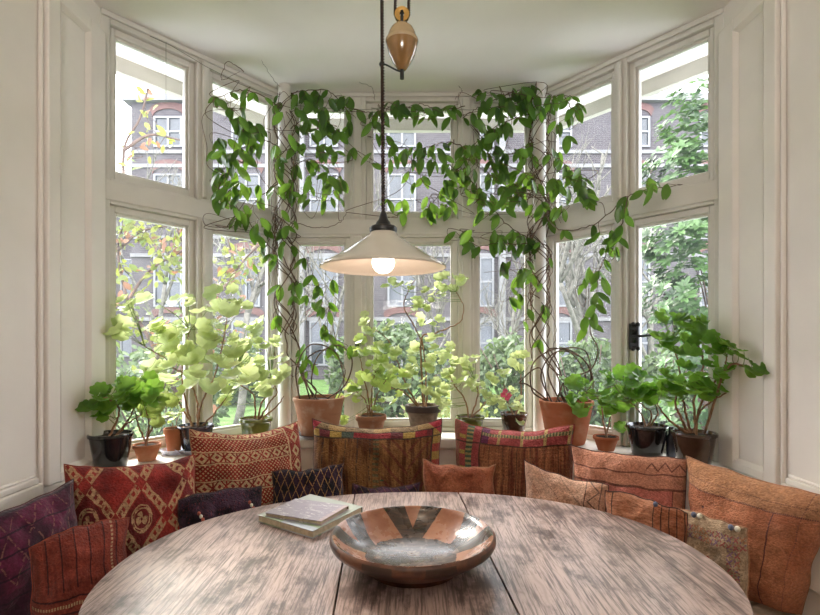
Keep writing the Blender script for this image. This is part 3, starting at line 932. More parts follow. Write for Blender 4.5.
def book(label, A, ab, ad, z0, t, cover, edge):
    A = Vector((*A, z0)); ab = Vector((*ab,0)); ad = Vector((*ad,0))
    r = root('book', A+ab*.5+ad*.5, label, 'book', 'books on the table')
    ua, ud = ab.normalized(), ad.normalized(); tk = .0022
    for nm, zz in (('back_cover', 0), ('front_cover', t-tk)):
        mb = MB(); o = A+Vector((0,0,zz))
        vs = [o, o+ab, o+ab+ad, o+ad]; vs += [q+Vector((0,0,tk)) for q in vs]
        uv = [(0,0),(1,0),(1,1),(0,1)]*2
        mb.add(vs, [(3,2,1,0),(4,5,6,7),(0,1,5,4),(1,2,6,5),(2,3,7,6),(3,0,4,7)], uv)
        mb.build(nm, cover, r, bevel=.0008)
    mb = MB(); mb.obox(A+ua*.003+ud*.003+Vector((0,0,tk)), ab-ua*.006, ad-ud*.008, (0,0,t-2*tk)); mb.build('pages', MT['paper'], r)
    mb = MB(); mb.obox(A+ad-ud*.003+Vector((0,0,tk)), ab, ud*.003, (0,0,t-2*tk)); mb.build('spine', edge, r)
book('large grey-green book lying flat under a smaller one', (-.467,1.541), (.1925,-.132), (.118,.209), TH+.0006, .0215, covermat('cover_sage', 0), simple('spine_sage', (.33,.36,.31), .5))
book('small lilac-grey book with pale streaks lying on the larger book', (-.4395,1.5226), (.181,-.0718), (.061,.138), TH+.0226, .012, covermat('cover_lilac', 1), simple('spine_brown', (.14,.08,.05), .5))

# ------------------------------------------------------------------ rise and fall lamp
LY = 1.25; LX = (383.3-CX)/F*LY; RIM = 1.4765
r = root('pendant_lamp', (LX, LY, RIM), 'cream enamel cone pendant lamp with glowing globe bulb hanging over the table', 'lamp')
prof = [(.154,0),(.1545,.003),(.148,.008),(.118,.025),(.09,.043),(.062,.061),(.040,.076),(.031,.088)]
inn = [(r_-.0025 if r_ > .05 else r_-.002, z_-.002) for (r_, z_) in prof][1:]
mb = MB(); mb.lathe(prof, (LX,LY,RIM), 72); shade = mb.build('shade', MT['enamel_out'], r, smooth=True)
mb = MB(); mb.lathe([(.154,0),(.1525,-.001)]+[(a, max(b,.0005)) for a, b in inn], (LX,LY,RIM), 72)
m = Mat('enamel_inside', (.82,.74,.66), .25, .5); mb.build('shade_lining', m.mat, shade, smooth=True)
mb = MB(); mb.lathe([(.001,.086),(.032,.086),(.034,.090),(.034,.098),(.030,.102),(.020,.104),(.017,.112),(.012,.118),(.008,.132),(.005,.14),(.001,.141)], (LX,LY,RIM), 36)
mb.build('gallery_cap', MT['iron_black'], r, autos=45)
mb = MB(); mb.lathe([(.001,.086),(.016,.086),(.016,.045),(.013,.042),(.001,.042)], (LX,LY,RIM), 24); mb.build('bulb_holder', MT['brass'], r, autos=45)
m = Mat('bulb_glow', (1,1,1), .3); m.b.inputs['Emission Color'].default_value = (1,.86,.70,1); m.b.inputs['Emission Strength'].default_value = BULB
mb = MB(); mb.lathe([(.001,-.014),(.010,-.0125),(.019,-.007),(.0255,.002),(.028,.013),(.0262,.024),(.020,.034),(.014,.041),(.012,.046)], (LX,LY,RIM), 32); mb.build('bulb', m.mat, r, smooth=True)
def twist(mb, a, b, rad, turns):
    a, b = Vector(a), Vector(b); n = max(20, int(turns*8))
    for ph in (0, PI):
        pts = []
        for i in range(n+1):
            t = i/n; an = 2*PI*turns*t+ph
            pts.append(a.lerp(b, t)+Vector((math.cos(an), math.sin(an), 0))*rad*.9)
        mb.tube(pts, rad*.60, rad*.60, 5)
x2 = (381.3-CX)/F*LY
ztop = H-.05
mb = MB(); twist(mb, (LX,LY,RIM+.138), (x2,LY,ztop), .0036, 60); mb.build('flex', MT['cord_brown'], r, smooth=True)
wx = (402-CX)/F*LY
zc = CZ+(340-70)/F*LY; zs = (46/F*LY)
mb = MB(); mb.lathe([(.001,0),(.009,.0),(.012,.003),(.022,.018),(.031,.036),(.037,.056),(.039,.066),(.001,.066)], (wx,LY,zc), 36); cwt = mb.build('counterweight', MT['ceramic_tan'], r, autos=60)
mb = MB(); mb.lathe([(.001,.0662),(.0395,.0662),(.0405,.070),(.039,.075),(.036,.078),(.034,.087),(.028,.100),(.018,.110),(.010,.113),(.001,.114)], (wx,LY,zc), 36); mb.build('counterweight_cap', MT['ceramic_cream'], cwt, autos=60)
mb = MB(); mb.lathe([(.001,0),(.005,0),(.005,-.022),(.001,-.022)], (wx,LY,zc), 12); mb.build('weight_pin', MT['iron_black'], r, autos=45)
# wheel with strap
wz = zc+.135
mb = MB(); ring = [(.006,-.005),(.018,-.006),(.018,-.003),(.015,-.001),(.015,.001),(.018,.003),(.018,.006),(.006,.005)]
for k in range(32):
    t = 2*PI*k/32
    for (a, b) in ring: mb.v.append((wx+a*math.cos(t), LY+b, wz+a*math.sin(t))); mb.t.append(.5); mb.uv.append((0,0))
for k in range(32):
    for i in range(8):
        j = (i+1) % 8; l = (k+1) % 32
        mb.f.append((k*8+i, k*8+j, l*8+j, l*8+i)); mb.mi.append(0)
mb.build('pulley_wheel', MT['brass'], r, autos=50)
mb = MB(); mb.box(wx-.0035,wx+.0035,LY-.010,LY-.0075,zc+.112,wz+.006); mb.box(wx-.0035,wx+.0035,LY+.0075,LY+.010,zc+.112,wz+.006); mb.box(wx-.0035,wx+.0035,LY-.01,LY+.01,wz-.003,wz+.003); mb.build('strap', MT['iron_black'], r)
mb = MB(); twist(mb, (wx-.0165,LY,wz), (wx-.012,LY,ztop), .003, 32); twist(mb, (wx+.0165,LY,wz), (wx+.020,LY,ztop), .003, 32)
arc = [Vector((wx+.0165*math.cos(t), LY, wz+.0165*math.sin(t))) for t in [PI+PI*i/10 for i in range(11)]]
mb.tube(arc, .003, .003, 5); mb.build('weight_cord', MT['cord_brown'], r, smooth=True)
za = zc+.014
mb = MB(); mb.tube(catmull([(x2,LY,za),(x2+.012,LY-.003,za-.003),(wx-.012,LY-.002,za-.016),(wx,LY,za-.018)], 6), .0022, .0022, 6); mb.sphere((x2+.0005,LY,za), .0062, 12, 8); mb.build('cord_clip', MT['iron_black'], r, smooth=True)
mb = MB(); cxm = (x2+wx)/2; mb.lathe([(.001,H-.002),(.055,H-.002),(.055,H-.012),(.03,H-.05),(.001,H-.05)], (cxm,LY,0), 32); mb.build('ceiling_rose', MT['ceramic_cream'], r, autos=45)
# ------------------------------------------------------------------ plants
def frame(n, up=None):
    n = Vector(n).normalized()
    a = (Vector(up) if up is not None else rvec(1))
    a = a-n*a.dot(n)
    if a.length < 1e-4: a = n.orthogonal()
    a.normalize(); return n, a, n.cross(a)
def geranium_leaf(mb, base, nrm, tip, size, lobes=7):
    """round scalloped leaf, slightly cupped, notch at the stalk"""
    n, a, b = frame(nrm, tip)
    R = size/2; c = Vector(base)+a*R*.55
    K = 28; vs = [c-n*R*.14]; cup = rnd(.05,.30); ph = rnd(0,6)
    rings = ((.5,.35),(1.0,1.0))
    for (fr, fz) in rings:
        for k in range(K):
            t = -PI+2*PI*(k+.5)/K
            sc = 1+.10*math.cos(lobes*t)+.03*math.cos(3*lobes*t*1.0+1)
            notch = 1-.62*math.exp(-((abs(t)-PI)/.30)**2)
            rr = R*fr*(sc*notch if fr == 1 else (1-.25*math.exp(-((abs(t)-PI)/.4)**2)))
            fold = math.cos(lobes*t)*.06*fz
            vs.append(c+a*(math.cos(t)*rr)+b*(math.sin(t)*rr)+n*R*(cup*fz-.14*(1-fz)+fold+.12*fz*math.sin(2*t+ph)))
    fs = []
    for k in range(K):
        l = (k+1) % K
        fs.append((0, 1+k, 1+l)); fs.append((1+k, 1+K+k, 1+K+l, 1+l))
    b0 = len(mb.t); mb.add(vs, fs)
    mb.t[b0] += .12
    for k in range(K):                       # darker zone, pale scalloped margin
        mb.t[b0+1+k] -= .16; mb.t[b0+1+K+k] += .10
def oval_leaf(mb, base, d, nrm, L, W, droop=.15, fold=.12):
    d = Vector(d).normalized(); n = Vector(nrm); n = n-d*n.dot(d)
    if n.length < 1e-4: n = d.orthogonal()
    n.normalize(); s = d.cross(n)
    prof = ((0,.02),(.08,.38),(.22,.78),(.42,1.0),(.62,.96),(.80,.68),(.92,.34),(1,.02))
    vs = []; fs = []
    for t, w in prof:
        c = Vector(base)+d*(L*t)-n*(droop*L*t*t)
        vs += [c+s*(W*.5*w)+n*(fold*W*w), c, c-s*(W*.5*w)+n*(fold*W*w)]
    for i in range(len(prof)-1):
        for j in (0,1):
            a = i*3+j; fs.append((a, a+1, a+4, a+3))
    mb.add(vs, fs)

def pot_profile(w, h, kind):
    R = w/2
    if kind == 'clay':      # rolled collar
        return [(.001,.002),(R*.62,0),(R*.64,.004),(R*.90,h*.76),(R*.98,h*.77),(R,h*.79),(R,h*.97),(R*.97,h),(R*.90,h),(R*.87,h*.94),(R*.80,h*.80),(.001,h*.80)]
    if kind == 'big':
        return [(.001,.002),(R*.66,0),(R*.69,.006),(R*.80,h*.35),(R*.92,h*.75),(R*.97,h*.90),(R,h*.93),(R,h*.985),(R*.97,h),(R*.92,h),(R*.90,h*.95),(R*.86,h*.86),(.001,h*.86)]
    if kind == 'glaze':
        return [(.001,.002),(R*.66,0),(R*.70,.003),(R*.86,h*.60),(R*.93,h*.88),(R,h*.90),(R*1.01,h*.95),(R*.99,h),(R*.92,h),(R*.90,h*.94),(R*.86,h*.86),(.001,h*.86)]
    if kind == 'bowl':
        return [(.001,.002),(R*.70,0),(R*.76,.004),(R*.88,h*.7),(R*.92,h*.84),(R*1.0,h*.88),(R,h*.96),(R*.98,h),(R*.92,h),(R*.90,h*.92),(.001,h*.88)]
def make_pot(r, c, w, h, kind, mat, saucer=None, rim=None):
    z0 = c.z
    if saucer:
        mb = MB(); R = w*.5*saucer[1]; t = .012
        mb.lathe([(.001,0),(R*.7,0),(R,t*1.6),(R*.97,t*1.7),(R*.72,t*.6),(.001,t*.6)], c, 36); mb.build('saucer', MT[saucer[0]], r, autos=45)
        z0 = c.z+t*.7
    prof = pot_profile(w, h-(z0-c.z), kind); cc = Vector((c.x,c.y,z0))
    mb = MB(); mb.lathe(prof, cc, 40); po = mb.build('pot', mat, r, autos=45)
    if rim:
        R = w/2; hh = h-(z0-c.z)
        mb = MB(); mb.lathe([(R*.80,hh*.86),(R*1.03,hh*.80),(R*1.05,hh*.92),(R*1.02,hh*1.0),(R*.93,hh*1.0),(R*.9,hh*.9)], cc, 36, closed=True); mb.build('inner_rim', MT[rim], r, autos=45)
    mb = MB(); zs = z0+(h-(z0-c.z))*.90; R = prof[-2][0]*1.02
    N = 24; vs = [(c.x,c.y,zs+.006)]
    for k in range(N): vs.append((c.x+R*math.cos(2*PI*k/N), c.y+R*math.sin(2*PI*k/N), zs+rnd(-.003,.004)))
    mb.add(vs, [(0,1+k,1+(k+1)%N) for k in range(N)]); mb.build('soil', MT['soil'], po)
    return zs
def PG(x, y, Y):
    k = abs(x-CX)/F
    return P(x, y, min(Y, (WX-.045)/k) if k > .01 else Y)
def geranium(label, px, off, potw, rim_py, kind, potmat, stems, clusters, leaf, mat, saucer=None, rim=None, stemr=.0042, name='potted_geranium', up=.75, flowers=None, spread=.05, base=SILL):
    q = facet_at(px).on(px, off); Y = q.y
    c = Vector((q.x, q.y, base+.0008)); w = pxm(potw, Y); h = P(px, rim_py, Y).z-base
    r = root(name, c, label, 'plant', 'potted plants on the window sill')
    zs = make_pot(r, c, w, h, kind, potmat, saucer, rim)
    f0 = facet_at(px)
    sm = MB(); tips = []
    for st in stems:
        dep = rnd(-.02,.02); pts = []
        for i, (x, y) in enumerate(st):
            yy = Y+dep*i*1.0+rnd(-.012,.012)*(i > 0)
            p = PG(x, y, yy)
            if i == 0: p = Vector((c.x+(p.x-c.x)*.6, c.y+rnd(-.02,.02), zs-.004))
            else: p = inside(p, .05)
            pts.append(p)
        cv = catmull(pts, 7)
        cv = [p+rvec(.0022)*(0 < i < len(cv)-1) for i, p in enumerate(cv)]
        sm.tube(cv, stemr*rnd(.9,1.15), stemr*.45, 7); tips += cv[3:]
    ge = MB(); pe = ge
    for (x, y, rx, ry, n) in clusters:
        for k in range(int(n*(.88 if leaf > .079 else 1.05)+.5)):
            t = rnd(0,2*PI); rr = math.sqrt(random.random())
            p = inside(PG(x+rx*rr*math.cos(t), y+ry*rr*math.sin(t), Y+rnd(-spread*1.3,spread)), .035)
            if p.z < base+.03: p.z = base+.03+rnd(0,.02)
            a = min(tips, key=lambda s_: (s_-p).length+abs(s_.z > p.z)*.03)
            s = leaf*rnd(.52,1.08)
            toward = (p-a); toward.z *= .3
            nrm = Vector((rnd(-.55,.55), rnd(-1.15,.1), up-.1+rnd(-.25,.35)))
            if toward.length < .005: toward = Vector((rnd(-1,1), -1, 0))
            ge.m = 1; ge.tint = .5; mid = a.lerp(p, .55)+Vector((0,0,-.006))+rvec(.004)
            if (p-a).length < .16:
                pe.tube(catmull([a, mid, p], 4), .0013, .0009, 5)
            else:
                pe.tube(catmull([a, a.lerp(p,.35)+Vector((0,0,.012)), a.lerp(p,.7), p], 4), .0022, .0010, 5)
            ge.m = 0; ge.tint = random.choice((rnd(.0,.5), rnd(.3,1.0)))
            geranium_leaf(ge, p, nrm, toward, s)
    sm.build('stem', MT['bark_inside'], r, smooth=True)
    ge.build('foliage', [MT[mat], MT['stem_green']], r, smooth=True)
    if flowers:
        fl = MB()
        for (x, y) in flowers:
            p = inside(P(x, y, Y-.085), .04)
            for k in range(5):
                t = 2*PI*k/5; d = Vector((math.cos(t), -.25, math.sin(t)))
                oval_leaf(fl, p, d, (0,-1,.2), .014, .012, .1)
        fl.build('flower', MT['pink_petal'], r, smooth=True)
    return r

geranium('geranium in a wide black glazed pot above the red medallion cushion', 111, .10, 41, 433, 'glaze', MT['black_glaze'],
  [[(112,433),(117,420),(119,408),(111,400),(101,397)], [(114,433),(127,424),(141,415)], [(118,433),(128,420),(136,404),(140,396)]],
  [(97,402,14,6,6),(120,396,24,12,14),(143,398,16,14,10),(112,408,14,8,5),(132,385,14,8,5)], .066, 'leaf_geranium_deep')
geranium('geranium in a small plain terracotta pot beside the black glazed pot', 147, .085, 26, 444, 'clay', MT['terracotta_small'],
  [[(146,444),(151,430),(158,420),(163,404)],[(145,444),(139,428),(130,412),(122,402)],[(148,444),(149,425),(144,405)]],
  [(150,402,26,13,16),(166,390,14,14,8),(137,384,18,10,8),(158,412,16,10,7)], .062, 'leaf_geranium')
geranium('tall leggy geranium with large pale leaves in a dark glazed pot on a saucer', 196, .10, 35, 425, 'glaze', MT['navy_glaze'],
  [[(193,427),(186,402),(182,372),(187,345),(190,330)], [(197,427),(201,405),(215,375),(223,342),(228,312)], [(200,427),(197,400),(190,382),(178,372),(160,367),(150,358),(133,346)], [(200,427),(213,415),(226,398)], [(192,427),(180,405),(172,392)]],
  [(226,303,20,10,9),(195,334,24,12,11),(166,326,22,10,8),(138,303,20,7,5),(122,331,9,5,3),(172,348,28,12,11),(215,343,24,14,12),(232,366,20,14,10),(206,376,20,10,7),(182,300,10,5,4),(150,374,24,12,9),(190,358,24,10,8),(208,318,14,10,6)], .080, 'leaf_geranium_pale', saucer=('blue_white',1.15), spread=.06)
geranium('branching geranium in a shallow olive green glazed pot', 256, .11, 33, 418, 'bowl', MT['green_glaze'],
  [[(258,418),(262,402),(272,392),(277,378)],[(252,418),(254,396),(241,385),(232,376)],[(258,418),(270,402),(277,392),(271,378)],[(262,418),(277,406),(284,396)]],
  [(266,368,20,15,15),(250,345,20,12,9),(274,350,10,12,6),(235,371,15,12,7),(249,391,22,8,7),(228,398,10,10,4),(245,326,14,8,5),(262,384,14,8,5)], .072, 'leaf_geranium_pale')
geranium('small geranium in a sandy clay pot beside the large old terracotta pot', 371, .12, 31, 415, 'clay', MT['terracotta_old'],
  [[(371,415),(368,396),(363,372),(360,358)],[(372,415),(377,396),(386,380)],[(368,415),(365,400),(352,388)],[(373,415),(372,390),(376,368)]],
  [(365,374,20,18,16),(350,392,12,14,8),(391,384,15,14,10),(348,418,7,6,3),(374,352,16,10,7),(382,404,10,8,5),(362,345,10,8,4)], .062, 'leaf_geranium')
geranium('tall twisting geranium in a grey clay pot with a dark inner rim', 423, .12, 34, 405, 'clay', MT['clay_grey'],
  [[(418,405),(409,390),(401,372),(394,352),(386,338),(370,327)], [(423,405),(426,380),(424,352),(421,340),(412,322),(404,306),(409,290),(415,280)], [(424,352),(421,342),(433,334),(446,329),(461,321),(463,305),(456,292)], [(418,405),(404,392),(392,388),(383,378)],[(427,405),(429,388),(437,374)]],
  [(400,286,12,6,6),(418,303,18,10,9),(440,292,18,10,9),(453,281,14,6,7),(430,326,18,12,9),(419,353,20,10,10),(380,330,12,8,7),(363,318,9,6,4),(404,372,18,12,13),(440,365,18,12,11),(385,358,18,12,9),(430,384,18,10,9),(445,345,14,12,5),(392,342,10,8,4)], .058, 'leaf_geranium_pale', rim='dark_rim', spread=.06)
geranium('low geranium in an olive green pot behind the gap between two patchwork cushions', 470, .12, 29, 416, 'bowl', MT['green_glaze'],
  [[(468,416),(465,400),(455,386),(450,376)],[(470,416),(478,395),(475,380)],[(472,416),(484,404),(490,396)]],
  [(460,378,17,14,14),(480,385,15,12,10),(490,400,10,9,7),(450,398,11,10,6),(470,362,14,8,5)], .056, 'leaf_geranium_pale')
geranium('small pink flowering plant in a dark glossy pot', 514, .11, 28, 413, 'glaze', MT['brown_glaze'],
  [[(513,413),(507,400),(504,384)], [(515,413),(521,395),(521,374)]],
  [(508,395,13,10,7),(521,364,14,9,8),(501,374,11,11,7),(516,419,6,6,3),(512,408,10,5,4)], .055, 'leaf_geranium_pale', flowers=[(505,391),(509,395),(507,398),(503,395)])
geranium('young geranium in the smallest red clay pot standing above the pink cushion', 606, .13, 25, 436, 'clay', MT['terracotta_red'],
  [[(606,436),(603,421),(602,406),(597,396)],[(607,436),(610,420),(612,404)]],
  [(590,394,17,9,10),(611,386,14,10,8),(600,409,17,9,9),(580,383,14,8,6),(619,428,5,4,2),(574,400,8,7,4)], .066, 'leaf_geranium_deep')
geranium('bushy geranium in a black glazed pot at the casement below the iron stay', 647, .09, 40, 425, 'glaze', MT['black_glaze'],
  [[(650,425),(652,415),(644,406),(637,400)],[(651,425),(658,412),(650,398)],[(646,425),(640,412),(630,402)]],
  [(628,384,22,10,14),(650,388,24,11,15),(613,394,13,10,6),(661,396,11,8,6),(640,400,18,8,7)], .072, 'leaf_geranium_deep')
geranium('largest spreading geranium in a dark brown glazed pot near the white shutter', 694, .10, 42, 432, 'glaze', MT['brown_glaze'],
  [[(690,432),(682,420),(675,402),(680,384)],[(692,432),(686,415),(683,394),(678,362),(671,340)],[(695,432),(698,416),(706,405),(726,393)],[(696,432),(699,410),(715,381),(724,371),(727,356)],[(690,432),(670,421),(657,404)],[(715,381),(725,371),(744,366),(754,371)],[(694,432),(694,402),(701,376),(704,356),(696,342)]],
  [(680,324,22,11,16),(664,342,14,9,8),(690,346,20,10,11),(690,374,24,14,16),(726,349,9,6,5),(718,367,12,8,7),(750,368,9,6,5),(738,354,8,4,3),(710,389,12,8,6),(675,390,14,9,8),(697,318,10,6,4),(708,336,8,6,3)], .066, 'leaf_geranium_deep', stemr=.0052, spread=.06)
# small pot with a tiny seedling on a blue dish, at the back by the glass
geranium('tiny seedling in a little terracotta pot on a blue dish close to the glass', 174, .058, 19, 428, 'clay', MT['terracotta_small'],
  [[(174,428),(177,420),(180,412)],[(174,428),(171,421)]], [(180,410,4,8,4),(172,419,5,4,3)], .035, 'leaf_geranium', saucer=('blue_white',1.4), stemr=.002)

# empty blue dish and dark glass bottle
q = facet_at(229).on(229, .075); mb = MB()
mb.lathe([(.001,0),(.03,0),(.034,.004),(.048,.020),(.047,.022),(.031,.007),(.001,.006)], (q.x,q.y,SILL+.0006), 36)
tag(mb.build('dish', MT['blue_white'], None, autos=45, shift=(q.x,q.y,SILL)), 'empty blue and white dish on the sill beside the olive green pot', 'dish')
q = facet_at(671).on(671, .045); r = root('bottle', (q.x,q.y,SILL), 'small dark glass bottle between the black and the brown glazed pots', 'bottle')
mb = MB(); mb.lathe([(.001,0),(.016,0),(.018,.004),(.018,.070),(.014,.084),(.009,.090),(.009,.104),(.001,.104)], (q.x,q.y,SILL+.0006), 24); mb.build('glass_body', MT['navy_glaze'], r, autos=45)
mb = MB(); mb.lathe([(.0092,.098),(.011,.098),(.011,.116),(.001,.116)], (q.x,q.y,SILL+.0006), 20); mb.build('cap', MT['iron_black'], r, autos=45)

# ------------------------------------------------------------------ climbing vines
def vine(label, px, off, potw, rim_py, potmat, saucer, post_px, stems, clusters, hoops, name='potted_climbing_vine'):
    q = facet_at(px).on(px, off); Y = q.y
    c = Vector((q.x, q.y, SILL+.0008)); w = pxm(potw, Y); h = P(px, rim_py, Y).z-SILL
    r = root(name, c, label, 'plant', 'vines climbing the bay posts')
    zs = make_pot(r, c, w, h, 'big', potmat, saucer)
    sm = MB(); lf = MB(); nodes = []
    # twining stems round the post
    pc = Vector((math.copysign(.607, post_px-CX), 2.425, 0))
    for k in range(13):
        ph = rnd(0,6.3); tw_ = rnd(1.5,4.0)*random.choice((-1,1)); pts = []
        zb, zt = (zs-.002 if k < 3 else rnd(1.2,1.6)), rnd(2.2,2.46)
        n = 26
        for i in range(n+1):
            t = i/n; z = zb+(zt-zb)*t
            rad = .036+.022*abs(math.sin(i*.9+ph))*(1 if k > 2 else .7)
            p = pc+Vector((math.cos(ph+tw_*2*PI*t)*rad, math.sin(ph+tw_*2*PI*t)*rad, z))
            if k < 3:
                f = max(0, 1-(z-zb)/.32); p = p*(1-f)+Vector((c.x+rnd(-.03,.03), c.y-.01, z))*f
            pts.append(inside(p, .03))
        cv = catmull(pts, 4); sm.tube(cv, .0034 if k < 3 else .0024, .0018, 6); nodes += cv[10:]
    def leafpair(p, hang=.82, size=1.0):
        d = Vector((rnd(-.62,.62), rnd(-.4,.1), -hang+rnd(-.35,.50)))
        if p.z > 2.38 and d.z > 0: d.z = -d.z
        L = rnd(.048,.088)*size; nn = Vector((rnd(-.7,.7), -1+rnd(-.2,.5), rnd(-.3,.8)))
        lf.tint = max(0, min(1, random.gauss(.42,.32)))
        tip = p+d.normalized()*L
        for f in (FL, FM, FR):
            if f.dist(tip) < .02: d = d+f.n*.8
        oval_leaf(lf, p, d, nn, L, L*rnd(.37,.48), rnd(.02,.22))
    for st in stems:
        pts = [inside(V(x, y, o), .03) for (x, y, o) in st[1]]
        cv = [p+rvec(.004)*(0 < i < 999) for i, p in enumerate(catmull(pts, 8))]
        cv = [inside(p, .03) for p in cv]
        sm.tube(cv, st[0], st[0]*.55, 6); nodes += cv
        if len(st) > 2:
            for i in range(3, len(cv), st[2]):
                leafpair(cv[i]); 
                if random.random() < .7: leafpair(cv[i])
    for (x, y, rx, ry, n) in clusters:           # thin wandering shoots
        for k in range(1+n//9):
            q0 = [inside(V(max(104, min(716, x+rnd(-1.5,1.5)*rx)), y+rnd(-1.4,1.4)*ry, rnd(.04,.16)), .03) for i in range(4)]
            near = min(nodes, key=lambda s_: (s_-q0[0]).length)
            cv = [inside(z_, .03) for z_ in catmull([near]+q0, 7)]
            sm.tube(cv, .0017, .0010, 5)
    for (x, y, rx, ry, n) in clusters:
        for k in range(int(n*.88+.5)):
            t = rnd(0,2*PI); rr = math.sqrt(random.random())
            qx, qy = x+rx*rr*math.cos(t), y+ry*rr*math.sin(t)
            qx2 = max(104, min(716, qx))
            p = inside(V(qx2, qy-5, rnd(.05,.19)), .045)
            a = min(nodes, key=lambda s_: (s_-p).length)
            if (a-p).length > .012:
                mid = a.lerp(p, .5)+Vector((0,0,-.02*rnd(0,1)))+rvec(.012)
                cv = [inside(z_, .03) for z_ in catmull([a, mid, p], 4)]
                sm.tube(cv, .0014, .0009, 5); nodes += cv[2:]
            leafpair(p)
            if random.random() < .25: leafpair(p, .6, .8)
    for hp in hoops:
        cv = catmull([inside(P(x, y, Y+dy), .03) for (x, y, dy) in hp], 8)
        sm.tube(cv, .0036, .0026, 6)
    sm.build('vine_stem', MT['vine_stem'], r, smooth=True)
    lf.build('foliage', MT['leaf_vine'], r, smooth=True)
    return r
vine('climbing vine in a tall weathered terracotta pot behind the cream diamond cushion', 319, .135, 51, 397, MT['terracotta_old'], ('navy_glaze',.86), 283,
  [(.0028,[(284,110,.06),(262,96,.06),(240,90,.06),(214,98,.06)],4), (.0024,[(284,150,.06),(262,140,.08),(240,150,.08),(228,178,.09),(240,215,.10)],4),
   (.0026,[(286,95,.06),(305,86,.07),(330,92,.08),(348,112,.08),(350,130,.07)],4), (.0022,[(288,130,.07),(310,118,.08),(335,128,.08),(355,150,.08)],5),
   (.0022,[(287,170,.07),(310,160,.09),(330,175,.10),(325,205,.10)],4), (.0022,[(286,222,.08),(300,224,.07),(320,228,.06),(340,222,.06),(347,210,.06)]),
   (.0020,[(288,240,.09),(305,258,.10),(318,285,.10),(330,305,.10)],5), (.0020,[(287,255,.08),(296,280,.08),(320,285,.10),(338,275,.09)],6),
   (.0024,[(282,180,.07),(262,195,.08),(248,215,.09),(258,235,.09),(275,255,.08),(280,290,.08),(276,330,.06)],6),
   (.0020,[(348,108,.06),(372,112,.06),(400,106,.06),(430,112,.06),(458,104,.06)],7),
   (.0016,[(244,72,.10),(228,62,.08),(222,80,.08),(240,66,.05)]), (.0012,[(284,90,.06),(274,70,.10),(262,50,.2)]), (.0012,[(375,100,.06),(372,82,.10),(360,72,.15)])],
  [(232,102,18,24,9),(240,150,28,30,34),(228,175,16,22,12),(242,205,26,22,22),(262,248,14,28,12),(300,108,26,18,24),(316,140,28,24,24),(312,186,28,24,22),(335,182,14,24,9),(290,235,10,30,7),(372,120,14,10,7),(402,111,24,7,9),(342,106,16,10,9),(386,160,16,28,9),(315,315,18,22,9),(305,362,12,18,8),(332,345,14,14,6),(300,300,8,14,4),(282,190,10,40,9),(398,205,14,14,4),(345,345,8,8,2)],
  [[(300,400,0),(296,370,-.03),(310,345,-.05),(335,352,-.04),(344,380,-.03),(338,398,0)],[(310,400,.02),(303,365,0),(325,350,.02),(345,370,.02),(334,400,.02)],[(325,400,-.02),(345,385,-.06),(352,360,-.05),(338,345,-.02),(318,356,0),(312,385,0),(330,400,0)]])
